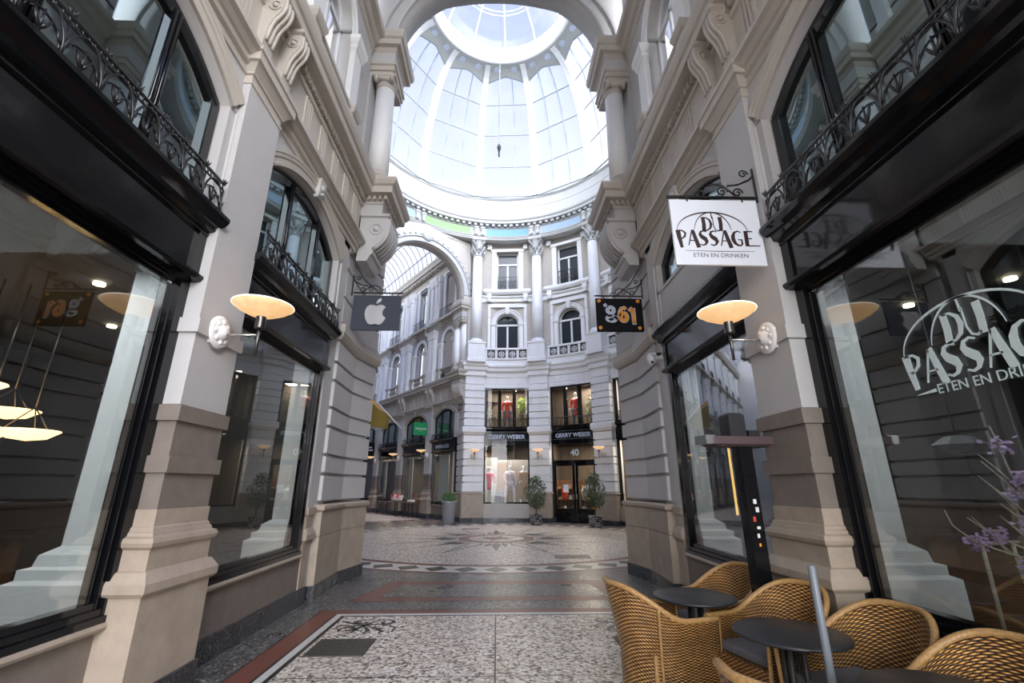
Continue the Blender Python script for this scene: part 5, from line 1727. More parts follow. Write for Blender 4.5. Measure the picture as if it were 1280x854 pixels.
def arcade():
    """the far arcade seen through the left arch"""
    fn = F[('arm', 'right')]
    bays = [8.70] + [12.16 + 3.77 * k for k in range(9)]
    pils = [10.28 + 3.77 * k for k in range(10)]
    hw, hi = 1.30, 1.50
    corridor('arm', 'right', bays, pils, hw, hi, 1.86, 7.3, 46, False, 'arcade', 'glass_far')
    upper_storey(fn, 6.8, 46, bays, 'bluelit_stucco', 'cream', 'far_arcade', {b: '%s above the arcade shops' % w for b, w in zip(bays, ['first', 'second', 'third', 'fourth', 'fifth', 'sixth', 'seventh', 'eighth', 'ninth', 'tenth'])})
    # opposite wall of the arcade (mostly hidden)
    fl = F[('arm', 'left')]
    m = MB(fl); m.box(7.2, 46, -3.4, -2.75, 0, 15.2); m.box(46, 46.3, -3.4, 9.4, 0, 18)
    struct(m.build('wall_arcade_left', M['paint']), 'hidden left wall of the far arcade')
    # rooms
    m = MB(fn)
    m.face([(6.8, -2.95, .3), (46, -2.95, .3), (46, -6, .3), (6.8, -6, .3)]); m.face([(6.8, -2.95, 3.5), (46, -2.95, 3.5), (46, -6, 3.5), (6.8, -6, 3.5)])
    m.face([(6.8, -6, .3), (46, -6, .3), (46, -6, 5.9), (6.8, -6, 5.9)]); m.face([(6.8, -2.95, 5.9), (46, -2.95, 5.9), (46, -6, 5.9), (6.8, -6, 5.9)])
    struct(m.build('wall_arcade_room', M['dark'], recalc=False), 'brown rooms behind the far arcade shop fronts')
    for a, b, lab in ((8.6, 9.7, 'tall pale screen inside the first arcade shop window'), (12.9, 13.4, 'pale screen inside the second arcade shop window'), (16.8, 17.2, 'pale screen inside the third arcade shop window')):
        t = thing('window_screen', lab, 'screen', fn(a, -3.05, .85))
        m = MB(fn); m.box(a, b, -3.06, -3.04, .85, 3.2); m.build('cloth', M['curtain'], t)
        m = MB(fn); m.box(a - .02, b + .02, -3.07, -3.03, .83, .86); m.build('foot_rail', M['steel'], t)
    for i, tp in enumerate((10.28, 14.05, 17.82)):
        wall_lamp(fn, tp, -2.60, 3.2, '%s lit bowl lamp along the far arcade shops' % ['first', 'second', 'third'][i], None)
    # green hanging sign
    def hang(t_, z0, z1, l0, l1, face, lab, cat='sign'):
        t = thing('hanging_sign', lab, cat, fn(t_, -(l0 + l1) / 2, z0))
        m = MB(fn); m.box(t_ - .015, t_ + .015, -l1, -l0, z0, z1); m.build('sign_panel', face, t)
        m = MB(fn); m.tube([(t_, -2.62, z1 + .06), (t_, -l0, z1 + .06)], .014, 5)
        m.tube([(t_, -l0 - .1, z1 + .06), (t_, -l0 - .1, z1)], .01, 4); m.tube([(t_, -l1 + .1, z1 + .06), (t_, -l1 + .1, z1)], .01, 4); m.build('bracket_arm', M['iron'], t)
        return t
    t = hang(10.28, 4.28, 4.98, 1.68, 2.52, M['signgreen'], 'green hanging sign with white script in the far arcade')
    m = MB(lambda u, d, z: fn(10.28 - .02 - d, -2.1 - u * -1., 4.63 + z))
    x = -.33
    for k, wd in enumerate((.09, .06, .07, .07, .06, .12, .06, .06, .07)):
        hgt = .10 if k in (0, 5) else .055
        m.ribbon([(x, -.03), (x + wd * .3, hgt), (x + wd * .55, -.03), (x + wd, .03)], .026, 0, 0, .004)
        x += wd * .98
    m.ribbon([(-.1, -.09), (.05, -.12), (.12, -.06)], [.01, .02, .01], 0, 0, .004)
    m.build('script_lettering', M['paper'], t)
    t = hang(17.82, 3.55, 4.45, 1.7, 2.45, M['signblack'], 'dark hanging sign with two lines of pale lettering in the far arcade')
    a, b = Vector(fn(17.8, -2.4, 4)), Vector(fn(17.8, -1.8, 4))
    m = MB(fn)
    for z, w in ((4.1, .4), (3.92, .55)):
        k = int(w / .085)
        for q in range(k):
            c = 2.07 - w / 2 + (q + .5) * w / k
            m.box(17.79, 17.804, -c - .03, -c + .03, z - .05, z + .05)
    m.build('pale_lettering', M['paper'], t)
    # flag on a slanting pole
    t = thing('flag', 'olive yellow flag on a slanting white pole beside the entrance pier', 'flag', fn(13.9, -2.6, 5.0))
    tip = Vector((-5.6, 0, 0))
    A = Vector(fn(13.95, -2.62, 5.0)); B = Vector(fn(15.2, -1.4, 6.7))
    m = MB(); m.tube([tuple(A), tuple(B)], .035, 7); m.lathe_ax(tuple(B), tuple(B - A), [(.035, 0), (.06, .04), (.001, .1)], 8); m.build('flag_pole', M['white'], t)
    dirv = (B - A).normalized()
    P = lambda s, dz, w: tuple(B - dirv * s + Vector((0, 0, -dz)) + Vector((w, 0, 0)))
    m = MB()
    rows = []
    side = Vector((-.9, -.35, 0)).normalized()
    for i in range(9):
        row = []
        for j in range(9):
            s = i / 8; q = j / 8
            base = B + side * (.50 * (1 - s)) - dirv * (1.25 * s)
            row.append(tuple(base + Vector((0, 0, -1.5 * q * (1 - .45 * s))) + Vector((.05 * math.sin(s * 9 + q * 2), .05 * math.cos(s * 8), 0))))
        rows.append(row)
    m.grid(rows, s=True); m.build('flag_cloth', M['flag'], t)
    m = MB(); m.grid([[tuple(B + side * (.50 * (1 - i / 8)) - dirv * (1.25 * i / 8) + Vector((.05 * math.sin(i), .06, .02 + .26 * (1 - i / 8) * j))) for i in range(9)] for j in range(2)]); m.build('flag_hem', M['amber'], t)
    # fascia letters of the arcade shops
    t = thing('shop_sign', 'faint grey lettering on the first black fascia of the far arcade', 'sign', fn(8.7, -2.7, 3.6))
    text('PAPER & CO', .26, fn(8.75, -2.655, 3.60), Vector(fn(8.0, -2.7, 0)) - Vector(fn(9.0, -2.7, 0)), (0, 0, 1), M['silverblue'], t, 'lettering', .004, .004)
    # tables with flowers and a bicycle
    for k, (tt, lab) in enumerate(((11.0, 'narrow dark table with pale goods outside the second arcade shop'), (12.9, 'dark table with red flowers and boxes in front of the arcade shops'))):
        p = fn(tt, -2.15, 0)
        t = thing('display_table', lab, 'table', p)
        w = .35 if k == 0 else .75
        m = MB(fn); m.box(tt - w, tt + w, -2.45, -1.85, .76, .80); m.build('table_top', M['wood'], t)
        for a in (-w + .05, w - .05):
            for d in (-2.4, -1.9):
                m = MB(fn); m.box(tt + a - .02, tt + a + .02, d - .02, d + .02, 0, .76); m.build('leg', M['matblack'], t)
        rnd = random.Random(20 + k)
        for q in range(3 + 3 * k):
            a = tt - w + .15 + q * (2 * w - .3) / (2 + 3 * k)
            if k == 0:
                g = MB(fn); g.box(a - .07, a + .07, -2.25, -2.05, .80, .90); tag(g.build('folded_cloth', M['paper']), 'white folded item on the narrow arcade table', 'cloth', 'white items on the narrow arcade table')
            else:
                f = thing('flower_pot', 'small pot of red and white flowers on the arcade table', 'flowers', fn(a, -2.15, .8), 'flower pots on the arcade table')
                g = MB(fn); g.lathe(a, -2.15, [(.05, .80), (.08, .94), (.07, .94)], 12); g.build('pot', M['paper'], f)
                g = MB(); leaves(g, Vector(fn(a, -2.15, 1.04)), .15, 70, .06, rnd, (1, 1, .8), 0); g.build('blossoms', M['redflower'] if q % 3 else M['paper'], f)
    t = thing('bicycle', 'black bicycle parked against the far arcade wall', 'bicycle', fn(15.2, -2.2, 0))
    for c in (14.7, 15.75):
        m = MB(fn); m.tube([(c + .34 * math.cos(q * PI / 12), -2.15, .35 + .34 * math.sin(q * PI / 12)) for q in range(24)], .018, 6, closed=True)
        for q in range(12):
            a = q * PI / 6; m.tube([(c, -2.15, .35), (c + .33 * math.cos(a), -2.15, .35 + .33 * math.sin(a))], .003, 3)
        m.build('wheel', M['matblack'], t)
    m = MB(fn)
    for a, b in (((14.7, .35), (15.0, .85)), ((15.0, .85), (15.5, .80)), ((15.5, .80), (15.2, .32)), ((15.2, .32), (14.7, .35)), ((15.2, .32), (14.98, .95)), ((15.5, .8), (15.75, .35)), ((15.5, .8), (15.47, 1.02))):
        m.tube([(a[0], -2.15, a[1]), (b[0], -2.15, b[1])], .017, 6)
    m.build('frame', M['matblack'], t)
    m = MB(fn); m.tube([(15.47, -2.42, 1.04), (15.47, -1.88, 1.04)], .014, 6); m.build('handlebar', M['steel'], t)
    m = MB(fn); m.ring4(14.86, 15.08, -2.2, -2.1, [(0, .95), (.02, .97), (0, .99)]); m.build('saddle', M['matblack'], t)
    for tt, e_ in ((8.4, 70), (12.2, 60), (15.9, 50), (19.5, 50)):
        li = bpy.data.lights.new('arcade light', 'AREA'); li.size = 1.5; li.energy = e_; li.color = (1, .78, .52)
        lo = bpy.data.objects.new('arcade_light', li); COL.objects.link(lo); lo.location = fn(tt, -4.2, 3.4)
    vault('arm', ARM, 7.1, 46, 64, 'ribbed glass barrel roof of the far arcade')
# ------------------------------------------------------------ hanging signs
GLYPH = {
    'D': (.66, [([(.10, 0), (.14, .5), (.12, 1)], (.22, .2)), ([(.08, .965), (.34, .95), (.54, .78), (.60, .5), (.52, .22), (.32, .06), (.06, .035)], (.06, .07, .12, .16, .12, .07, .06))]),
    'U': (.66, [([(.06, 1), (.07, .35), (.16, .09), (.32, .02), (.46, .10)], (.05, .05, .06, .07, .09)), ([(.52, 1.02), (.54, .55), (.50, .02)], (.22, .2))]),
    'P': (.54, [([(.08, 1.0), (.13, .5), (.22, -.14)], (.24, .22, .15)), ([(.04, .97), (.34, .96), (.50, .82), (.46, .60), (.28, .44), (.14, .40)], (.06, .07, .11, .11, .07, .05))]),
    'A': (.62, [([(.02, .0), (.16, .5), (.30, 1.0)], (.05, .06, .06)), ([(.34, 1.02), (.46, .45), (.60, -.12)], (.16, .2, .21)), ([(.10, .33), (.44, .33)], (.05, .05))]),
    'S': (.54, [([(.46, .90), (.30, .97), (.12, .90), (.07, .74), (.16, .58), (.34, .44), (.42, .28), (.34, .10), (.18, .03), (.02, .10)], (.05, .07, .10, .16, .22, .24, .18, .10, .07, .05))]),
    'G': (.70, [([(.58, .90), (.40, .98), (.20, .88), (.10, .66), (.09, .42), (.18, .18), (.34, .05), (.50, .05), (.58, .14), (.58, .42), (.36, .42)], (.05, .07, .12, .19, .21, .17, .10, .08, .10, .10, .05))]),
    'E': (.86, [([(.10, 0), (.11, 1)], (.20, .20)), ([(.08, .965), (.50, .965)], (.065, .065)), ([(.1, .5), (.42, .5)], (.06, .06)), ([(.08, .035), (.84, .035)], (.065, .05))]),
}


def word(m, s, x, z, h, gap=.06, d=0, k=0):
    """draws a word from stroke glyphs, returns end x"""
    for ch in s:
        w, st = GLYPH[ch]
        for pts, ww in st:
            m.ribbon([(x + p * h, z + q * h) for p, q in pts], [v * h * 1.12 for v in ww], d, k, .003)
        x += (w + gap) * h
    return x


def wordw(s, h, gap=.06):
    return sum(GLYPH[c][0] + gap for c in s) * h - gap * h


def arcpts(cx, cz, rx, rz, a0, a1, n=20):
    return [(cx + rx * math.cos(a0 + (a1 - a0) * i / n), cz + rz * math.sin(a0 + (a1 - a0) * i / n)) for i in range(n + 1)]


def passage_logo(m, W_, m2=None):
    """DU / PASSAGE under umbrella arcs, centred at 0,0 ; W_ = half width of PASSAGE"""
    h = W_ * 2 / wordw('PASSAGE', 1)
    word(m, 'PASSAGE', -W_, -.36 * W_, h, d=0)
    hd = h * .92
    word(m, 'DU', -.10 * W_ - wordw('DU', hd, .02) / 2, .00 * W_ + .04 * W_, hd, .02, 0)
    n = 24
    top = .60 * W_
    wd = lambda t, a: [a * (1 - abs(2 * i / n - 1) ** 2) + .003 for i in range(n + 1)]
    m.ribbon(arcpts(-.12 * W_, .04 * W_, .86 * W_, .52 * W_, PI * .99, .03, n), wd(0, .022 * W_ / .4 * .5), 0, 0, .003)
    m.ribbon(arcpts(-.10 * W_, -.02 * W_, .46 * W_, .58 * W_, PI * .94, PI * .06, n), wd(0, .018 * W_ / .4 * .5), 0, 0, .003)
    m.ribbon([(-.10 * W_, .56 * W_), (-.085 * W_, .38 * W_)], [.022 * W_, .032 * W_], 0, 0, .003)


def sign_bracket(t, x0, x1, y, z, wallx, s, zt):
    """horizontal bar, wall plate and scrolls; s=+1 wall on the right"""
    m = MB(); m.bar((min(x0, x1) - .02, y, z), (max(x0, x1) + (.03 if s > 0 else .03), y, z), .022)
    m.bar((wallx - s * .005, y, z - .05), (wallx - s * .005, y, zt), .02)
    m.build('bracket_bar', M['iron'], t)
    m = MB(lambda u, d, w: (u, y + d, w))
    L_ = abs(x1 - x0)
    def tb(pts, r=.009): m.tube([(a, 0, b) for a, b in pts], r, 6)
    far = x0 if s > 0 else x1
    q = lambda f, h: (wallx - s * L_ * f, z + h)
    tb([q(0, (zt - z) * .80), q(.06, (zt - z) * .62), q(.2, (zt - z) * .45), q(.33, (zt - z) * .40)], .011)
    tb([(wallx - s * L_ * .12 + a, z + (zt - z) * .82 + b) for a, b in scroll(0, 0, .05, 1.3, 0)])
    cx = wallx - s * L_ * .22
    tb([(a, b) for a, b in scroll(cx, z + .06, .055, 1.3, 0)])
    tb([(a, b) for a, b in scroll(wallx - s * L_ * .40, z + .07, .06, 1.4, 0)])
    tb([(a, b) for a, b in scroll(wallx - s * L_ * .66, z + .05, .05, 1.3, PI)])
    tb([(wallx - s * L_ * .66 + s * .05, z + .05), (wallx - s * L_ * .58, z + .12), (wallx - s * L_ * .48, z + .16), (wallx - s * L_ * .38, z + .14), (wallx - s * L_ * .33, z + .10), (wallx - s * L_ * .25, z + .02)], .010)
    m.build('scrollwork', M['iron'], t)


def signs():
    # du passage
    y = 3.86
    t = thing('hanging_sign', 'white hanging cafe sign with dark brown DU PASSAGE lettering on the right', 'sign', (2.13, y, 3.6))
    m = MB(); m.box(1.69, 2.57, y - .012, y + .012, 3.61, 4.33); pn = m.build('sign_panel', M['sign_white'], t)
    m = MB(lambda u, d, z: (2.13 + u, y - .012 - d, 3.93 + z + .03))
    passage_logo(m, .405)
    m.ribbon([(-.34, -.20), (0, -.205), (.34, -.20)], [.002, .006, .002], 0, 0, .003)
    m.build('logo_lettering', M['sign_text'], pn)
    text('ETEN EN DRINKEN', .062, (2.13, y - .015, 3.955 - .20 - .045), (1, 0, 0), (0, 0, 1), M['sign_text'], pn, 'small_lettering', .001, -.0008, sx=1.02)
    sign_bracket(t, 1.69, 2.57, y, 4.37, 2.60, 1, 4.72)
    m = MB()
    for x in (1.87, 2.43):
        m.tube([(x, y, 4.38), (x, y - .015, 4.34), (x, y - .014, 4.31)], .009, 5)
    m.build('hook', M['iron'], t)
    # apple
    y = 7.95
    t = thing('hanging_sign', 'slate blue hanging sign with a silver bitten apple emblem on the left pier', 'sign', (-2.26, y, 4.3))
    m = MB(); m.box(-2.70, -1.82, y - .02, y + .02, 4.32, 5.0); pn = m.build('sign_panel', M['sign_slate'], t)
    k = .40
    body = [(0, .40), (-.12, .44), (-.28, .455), (-.41, .37), (-.485, .20), (-.50, -.02), (-.45, -.24), (-.35, -.42), (-.25, -.51), (-.15, -.52), (0, -.475), (.15, -.52), (.25, -.51), (.35, -.41), (.43, -.27), (.465, -.17), (.36, -.10), (.30, .02), (.31, .16), (.37, .27), (.435, .335), (.34, .43), (.20, .46), (.08, .43)]
    leaf = [(-.005, .50), (.0, .62), (.08, .73), (.20, .79), (.205, .67), (.13, .56)]
    m = MB(lambda u, d, z: (-2.26 + u * k, y - .02 - d, 4.62 + z * k))
    m.prism(body, 0, .03); m.prism(leaf, 0, .03)
    m.build('apple_emblem', M['mirror'], pn)
    sign_bracket(t, -2.70, -1.82, y, 5.06, -2.75, -1, 5.42)
    m = MB()
    for x in (-2.5, -2.0): m.tube([(x, y, 5.07), (x, y, 5.0)], .008, 5)
    m.build('hook', M['iron'], t)
    # g61
    t = thing('hanging_sign', 'black hanging sign reading g61 in silver and orange on the right pier', 'sign', (2.28, y, 4.3))
    x0, x1 = 1.84, 2.72
    m = MB(); m.box(x0, x1, y - .02, y + .02, 4.34, 5.0); pn = m.build('sign_panel', M['signblack'], t)
    f = lambda u, d, z: (2.28 + u, y - .02 - d, 4.67 + z)
    for a in (-.38, .36):
        for b in (-.26, .28):
            m = MB(f); m.lathe_ax((a, 0, b), (0, 1, 0), [(.036, 0), (.036, .006), (.02, .01)], 16); m.build('orange_stud', M['orange'], pn)
    m = MB(f)
    m.ribbon(arcpts(-.17, .09, .06, .062, 0, 2 * PI, 24), [.075] * 25, 0, 0, .006)
    m.ribbon(arcpts(-.165, -.085, .085, .055, PI * .45, PI * 2.3, 24), [.03 + .045 * abs(math.cos(i / 24 * PI)) for i in range(25)], 0, 0, .006)
    m.ribbon([(-.24, -.03), (-.15, -.015), (-.07, -.05), (-.06, -.1)], [.03, .06, .06, .04], 0, 0, .006)
    m.lathe_ax((-.265, 0, .19), (0, 1, 0), [(.038, 0), (.038, .006)], 14)
    m.ribbon([(-.25, .17), (-.22, .14)], [.03, .03], 0, 0, .006)
    m.build('letter_g', M['silverblue'], pn)
    # silver outline then orange figures
    m = MB(f)
    six = arcpts(.07, -.045, .062, .075, PI * .5, PI * 2.5, 20)
    tail = [(.125, .115), (.09, .145), (.04, .13), (.0, .06), (-.01, -.04)]
    one = [[(.255, .14), (.262, -.155)], [(.18, .07), (.255, .14)], [(.225, -.15), (.305, -.15)]]
    for p, w in ((six, .086), (tail, .076)): m.ribbon(p, [w] * len(p), 0, 0, .003)
    for p in one: m.ribbon(p, [.085, .085], 0, 0, .003)
    m.build('figure_outline', M['silverblue'], pn)
    m = MB(lambda u, d, z: f(u, d + .004, z))
    for p, w in ((six, .066), (tail, .05)): m.ribbon(p, [w] * len(p), 0, 0, .004)
    for p, w in zip(one, (.05, .04, .035)): m.ribbon(p, [w, w], 0, 0, .004)
    m.build('figures', M['orange'], pn)
    sign_bracket(t, x0, x1, y, 5.06, 2.75, 1, 5.42)
    m = MB()
    for x in (2.0, 2.5): m.tube([(x, y, 5.07), (x, y, 5.0)], .008, 5)
    m.build('hook', M['iron'], t)
    # lettering stuck on the right window
    t = thing('window_lettering', 'large white DU PASSAGE lettering on the near right window', 'sign', (2.79, 2.45, 2.4))
    m = MB(lambda u, d, z: (2.796 - d, 2.44 - u, 2.42 + z))
    passage_logo(m, .50)
    m.ribbon([(-.47, -.245), (-.33, -.235)], [.004, .022], 0, 0, .002)
    m.build('logo_lettering', M['decal'], t)
    text('ETEN EN DRINKEN', .085, (2.794, 2.40, 2.185), (0, -1, 0), (0, 0, 1), M['decal'], t, 'small_lettering', .001, 0, sx=1.0)


# ------------------------------------------------------------ cafe furniture
def make_chair(loc, rz, label):
    """wicker tub chair, front towards local +y"""
    t = thing('wicker_armchair', label, 'chair', loc, None, rz, local=True)
    # plan of the shell: from left arm front round the back to right arm front
    def plan(f):
        a = -1 + 2 * f          # -1..1
        if abs(a) > .64:
            k = (abs(a) - .64) / .36
            x = math.copysign(1, a) * (.30 - .02 * k); y = -.02 + .36 * k
        else:
            q = a / .64 * PI / 2
            x = .30 * math.sin(q); y = -.02 - .28 * math.cos(q)
        return x, y
    def rim(f):
        a = abs(-1 + 2 * f)
        k = max(0, min(1, (a - .10) / .64)); k = k * k * (3 - 2 * k)
        return .87 * (1 - k) + .635 * k
    NU, NV = 44, 14
    rows = []
    for j in range(NV + 1):
        g = j / NV; row = []
        for i in range(NU + 1):
            f = i / NU; x, y = plan(f)
            zt = rim(f); z = .06 + (zt - .06) * g
            a = abs(-1 + 2 * f); back = max(0, 1 - a / .6)
            fl = max(0, (z - .38)) * (.14 * back + .11)
            nx, ny = x / .33, (y + .02) / .33
            l = math.hypot(nx, ny) or 1
            row.append((x + nx / l * fl * (1 if abs(x) > .01 else 0), y + min(0, ny / l) * fl, z))
        rows.append(row)
    m = MB()
    m.grid(rows, s=True, uvs=lambda a, c: (c * 1.35 / NU / .021, a * .72 / NV / .0115 * .5))
    o = m.build('wicker_shell', M['wicker'], t, recalc=False)
    so = o.modifiers.new('thick', 'SOLIDIFY'); so.thickness = .022; so.offset = 0
    rimline = rows[-1]
    m = MB(); m.tube(rimline, .021, 8); m.tube([(p[0], p[1], p[2]) for p in [rows[j][0] for j in range(NV + 1)]], .015, 6); m.tube([rows[j][NU] for j in range(NV + 1)], .015, 6)
    m.build('rattan_rim', M['rattan'], o)
    for i in (12, 32):
        m = MB()
        m.tube([tuple(Vector(rows[j][i]) * 1.0 + Vector((rows[j][i][0] * .05, -.012, 0))) for j in range(NV + 1)], .011, 6)
        m.build('side_pole', M['rattan'], o)
    # woven seat and apron
    m = MB()
    m.grid([[(-.27, .31 - .0, .06 + .36 * j / 6), (.27, .31, .06 + .36 * j / 6)] for j in range(7)], uvs=lambda a, c: (c * .54 / .021, a * .06 / .0115 * .5))
    m.grid([[(-.27, -.24 + .55 * j / 6, .42), (.27, -.24 + .55 * j / 6, .42)] for j in range(7)], uvs=lambda a, c: (c * .54 / .021, a * .083 / .0115 * .5))
    seat = m.build('woven_seat', M['wicker'], t, recalc=False)
    m = MB()
    m.ring4(-.235, .235, -.20, .28, [(-.01, .42), (.01, .435), (.012, .465), (-.005, .485), (-.03, .49)]); m.build('seat_cushion', M['cloth_grey'], seat)
    for x in (-.255, .255):
        for y in (-.19, .31):
            m = MB(); m.tube([(x, y, 0), (x, y, .42)], .016, 7); m.build('leg', M['rattan'], t)
    return t


def make_table(loc, label):
    t = thing('cafe_table', label, 'table', loc, None, .3, local=True)
    m = MB(); m.lathe(0, 0, [(.0, .698), (.31, .698), (.33, .705), (.335, .713), (.33, .722), (.325, .725), (.0, .725)], 56, cap=False); m.build('table_top', M['tabletop'], t)
    for q in range(4):
        a = q * PI / 2 + .4
        m = MB(); m.tube([(.065 * math.cos(a), .065 * math.sin(a), .02), (.055 * math.cos(a), .055 * math.sin(a), .70)], .016, 8); m.build('pedestal_pole', M['matblack'], t)
    for q in range(4):
        a = q * PI / 2 + .4; c, s = math.cos(a), math.sin(a)
        m = MB(); m.tube([(.03 * c, .03 * s, .05), (.15 * c, .15 * s, .045), (.26 * c, .26 * s, .018)], [.02, .018, .014], 7)
        m.lathe(.26 * c, .26 * s, [(.018, 0), (.02, .012), (.012, .02)], 10); m.build('foot', M['matblack'], t)
    m = MB()
    m.ring4(-.14, .14, -.14, .14, [(0, .68), (0, .698)]); m.build('top_plate', M['matblack'], t)
    return t


def furniture():
    make_table((1.67, 4.25, 0), 'round black table farthest back, against the heater post')
    make_table((1.86, 3.24, 0), 'round black table in the middle of the terrace row')
    make_table((1.98, 2.30, 0), 'round black table cut by the bottom picture edge')
    c = make_chair((1.31, 4.13, 0), -PI / 2 + .2, 'wicker armchair at the left of the tables, seen from its side and back')
    spec = [((2.04, 4.68, 0), PI / 2 + .28, 'wicker armchair farthest back, under the shop window behind the heater post'),
            ((2.05, 3.80, 0), PI / 2 + .28, 'wicker armchair against the brown pilaster, crossed by the grey pole'),
            ((2.20, 3.12, 0), PI / 2 + .20, 'wicker armchair with broad rounded back beside the window lettering'),
            ((2.25, 2.45, 0), PI / 2 + .2, 'wicker armchair at the right bottom corner under the flowers'),
            ((1.37, 2.22, 0), -PI / 2 + .22, 'wicker armchair at the bottom edge, only its arm tip showing')]
    for l, r, lab in spec:
        copy_tree(c, l, r, lab)
    # patio heater
    t = thing('patio_heater', 'tall black patio heater post with flat hood beside the second right window', 'heater', (2.29, 4.30, 0), None, .10, local=True)
    m = MB(); m.ring4(-.11, .11, -.11, .11, [(0, 0), (0, .02), (-.02, .03)]); m.build('base_plate', M['matblack'], t)
    m = MB(); m.box(-.065, .065, -.06, .06, .02, 1.96); m.box(.065, .071, -.045, .045, .3, 1.9); post = m.build('post', M['black'], t)
    m = MB(); m.ring4(-.33, .25, -.12, .12, [(-.03, 1.95), (0, 1.97), (0, 2.03), (-.01, 2.04)]); hood = m.build('hood', M['heater_hood'], t)
    m = MB()
    for k in range(14):
        m.box(-.30 + k * .038, -.285 + k * .038, -.10, .10, 1.945, 1.957)
    m.build('heat_grille', M['darksteel'], hood)
    m = MB(); m.box(-.40, -.31, -.10, .10, 1.97, 2.05); m.build('steel_end_cap', M['steel'], hood)
    m = MB(); m.ring4(-.14, .02, -.08, .08, [(0, 2.04), (0, 2.24), (-.02, 2.26)]); m.ring4(.05, .16, -.07, .07, [(0, 2.04), (0, 2.10)]); m.build('motor_box', M['matblack'], t)
    rnd = random.Random(5)
    for k, (z, cc) in enumerate(((1.45, 'paper'), (1.38, 'paper'), (1.30, 'cloth_red'), (1.24, 'paper'), (1.17, 'paper'), (1.10, 'orange'))):
        m = MB(); x = rnd.uniform(-.03, .01)
        m.box(x, x + rnd.uniform(.018, .035), -.0625, -.0602, z, z + rnd.uniform(.02, .045)); m.build('sticker', M[cc], post)
    # grey pole
    t = thing('barrier_pole', 'slim grey metal pole standing before the middle table', 'pole', (1.78, 2.78, 0), None, local=True)
    m = MB(); m.lathe(0, 0, [(.021, .01), (.021, 1.17), (.018, 1.175)], 14); m.build('tube', M['greymetal'], t)
    m = MB(); m.lathe(0, 0, [(.10, 0), (.10, .012), (.03, .02), (.028, .05)], 24); m.build('foot_plate', M['matblack'], t)
    # security camera
    t = thing('security_camera', 'small white security camera on the right pier above the shop window corner', 'camera', (2.7, 7.2, 3.5))
    m = MB(); m.box(2.62, 2.78, 7.16, 7.26, 3.60, 3.72); m.box(2.55, 2.70, 7.16, 7.22, 3.66, 3.71); m.build('mount', M['white_plastic'], t)
    m = MB(); m.lathe(2.53, 7.18, [(.03, 3.70), (.065, 3.66), (.07, 3.58), (.05, 3.52), (.01, 3.50)], 18); m.build('dome_body', M['white_plastic'], t)
    m = MB(); m.lathe_ax((2.52, 7.12, 3.54), (0, -1, -.4), [(.022, 0), (.022, .02)], 10); m.build('lens', M['matblack'], t)
    # easel like stand seen behind the glass
    t = thing('folding_stand', 'pale folding stand behind the near right window glass', 'stand', (3.5, 3.35, .02), None, .2, local=True)
    for x in (-.18, .18):
        m = MB(); m.tube([(x, 0, 0), (x * .8, 0, 1.2)], .012, 6); m.build('leg', M['twig'], t)
    m = MB(); m.tube([(-.2, 0, 1.2), (.2, 0, 1.2)], .014, 6); m.tube([(0, 0, 1.2), (0, .0, 1.28)], .01, 5); m.tube([(-.1, 0, 1.28), (.1, 0, 1.28)], .01, 5); m.build('cross_bar', M['twig'], t)


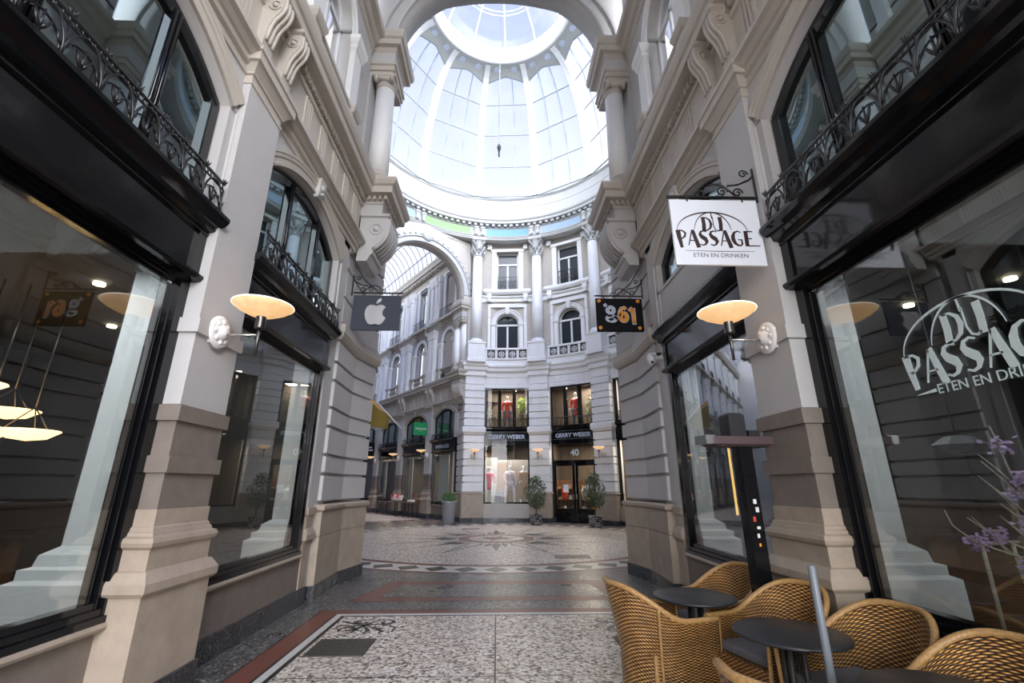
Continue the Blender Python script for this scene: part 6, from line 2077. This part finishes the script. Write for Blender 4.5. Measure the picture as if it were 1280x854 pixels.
# ------------------------------------------------------------ world, camera
def world():
    w = bpy.data.worlds.new('sky'); bpy.context.scene.world = w; w.use_nodes = True
    nt = w.node_tree; N = nt.nodes; Lk = nt.links
    bg = N['Background']
    tc = N.new('ShaderNodeTexCoord')
    n = N.new('ShaderNodeTexNoise'); n.inputs['Scale'].default_value = 3.2; n.inputs['Detail'].default_value = 6; n.inputs['Roughness'].default_value = .62
    Lk.new(tc.outputs['Generated'], n.inputs['Vector'])
    r = N.new('ShaderNodeValToRGB')
    r.color_ramp.elements[0].position = .52; r.color_ramp.elements[0].color = (.30, .40, .95, 1)
    r.color_ramp.elements[1].position = .74; r.color_ramp.elements[1].color = (1.0, 1.0, 1.04, 1)
    Lk.new(n.outputs['Fac'], r.inputs['Fac'])
    sp = N.new('ShaderNodeSeparateXYZ'); Lk.new(tc.outputs['Generated'], sp.inputs[0])
    # whiter towards the horizon
    mr = N.new('ShaderNodeMapRange'); mr.inputs['From Min'].default_value = .95; mr.inputs['From Max'].default_value = .55
    Lk.new(sp.outputs['Z'], mr.inputs['Value'])
    mx = N.new('ShaderNodeMix'); mx.data_type = 'RGBA'
    Lk.new(mr.outputs['Result'], mx.inputs[0]); Lk.new(r.outputs['Color'], mx.inputs[6]); mx.inputs[7].default_value = (1.0, 1.0, 1.03, 1)
    # ground side
    gt = N.new('ShaderNodeMath'); gt.operation = 'GREATER_THAN'; gt.inputs[1].default_value = -.02; Lk.new(sp.outputs['Z'], gt.inputs[0])
    m2 = N.new('ShaderNodeMix'); m2.data_type = 'RGBA'; m2.inputs[6].default_value = (.25, .23, .21, 1)
    Lk.new(gt.outputs[0], m2.inputs[0]); Lk.new(mx.outputs[2], m2.inputs[7])
    Lk.new(m2.outputs[2], bg.inputs['Color'])
    # brighter, sunlit side of the sky behind and above the viewer
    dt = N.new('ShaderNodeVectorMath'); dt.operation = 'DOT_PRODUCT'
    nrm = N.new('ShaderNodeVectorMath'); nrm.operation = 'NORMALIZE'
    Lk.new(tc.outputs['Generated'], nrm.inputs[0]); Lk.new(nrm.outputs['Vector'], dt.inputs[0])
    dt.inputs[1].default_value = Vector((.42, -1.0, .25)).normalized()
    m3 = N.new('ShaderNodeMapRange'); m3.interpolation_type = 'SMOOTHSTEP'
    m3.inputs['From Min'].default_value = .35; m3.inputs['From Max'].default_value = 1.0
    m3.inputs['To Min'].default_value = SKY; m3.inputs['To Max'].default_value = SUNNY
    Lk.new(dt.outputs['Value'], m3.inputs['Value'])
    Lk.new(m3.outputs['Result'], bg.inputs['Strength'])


def camera():
    cd = bpy.data.cameras.new('camera'); cd.lens = 16.0; cd.sensor_width = 36; cd.clip_end = 300; cd.clip_start = .05
    o = bpy.data.objects.new('camera', cd); COL.objects.link(o)
    o.location = (0, 0, 1.6)
    o.rotation_euler = (math.radians(90 + 17.646), 0, math.radians(-1.8226))
    bpy.context.scene.camera = o


def main():
    sc = bpy.context.scene
    sc.view_settings.view_transform = 'Standard'; sc.view_settings.look = 'None'
    sc.view_settings.gamma = 1.0; sc.view_settings.use_curve_mapping = False
    sc.view_settings.exposure = EXPO
    sc.cycles.max_bounces = 8; sc.cycles.transparent_max_bounces = 24; sc.cycles.glossy_bounces = 4
    sc.cycles.diffuse_bounces = 5
    sc.cycles.sample_clamp_indirect = 6
    sc.cycles.caustics_reflective = False; sc.cycles.caustics_refractive = False
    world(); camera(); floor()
    for side in ('left', 'right'):
        corridor('cam', side, [13.58, 10.33], [11.96], 1.10, 1.30, 1.63, 8.45, 15.2, True, 'passage', 'glass')
        pier(F[('cam', side)], side, 'cam')
        upper_storey(F[('cam', side)], 8.6, 15.2, [13.58, 10.33], 'paint', 'cream', side, {13.58: 'near bay of the %s wall' % side, 10.33: 'far bay of the %s wall' % side}, frm='winframe')
        wall_lamp(F[('cam', side)], 12.02, -2.60, 2.93, 'large lit bowl lamp on the %s banded pilaster' % side, None)
    interiors()
    rotunda(); green_frieze()
    for s in ('right', 'left'):
        pier(F[('arm', s)], s, 'arm') if s == 'right' else None
    dome()
    vault('cam', CAM, 8.15, 24, 22, 'ribbed glass barrel roof over the entrance passage')
    arcade(); far_content(); plants(); signs(); furniture()


EXPO = 1.42
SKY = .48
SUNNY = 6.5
main()
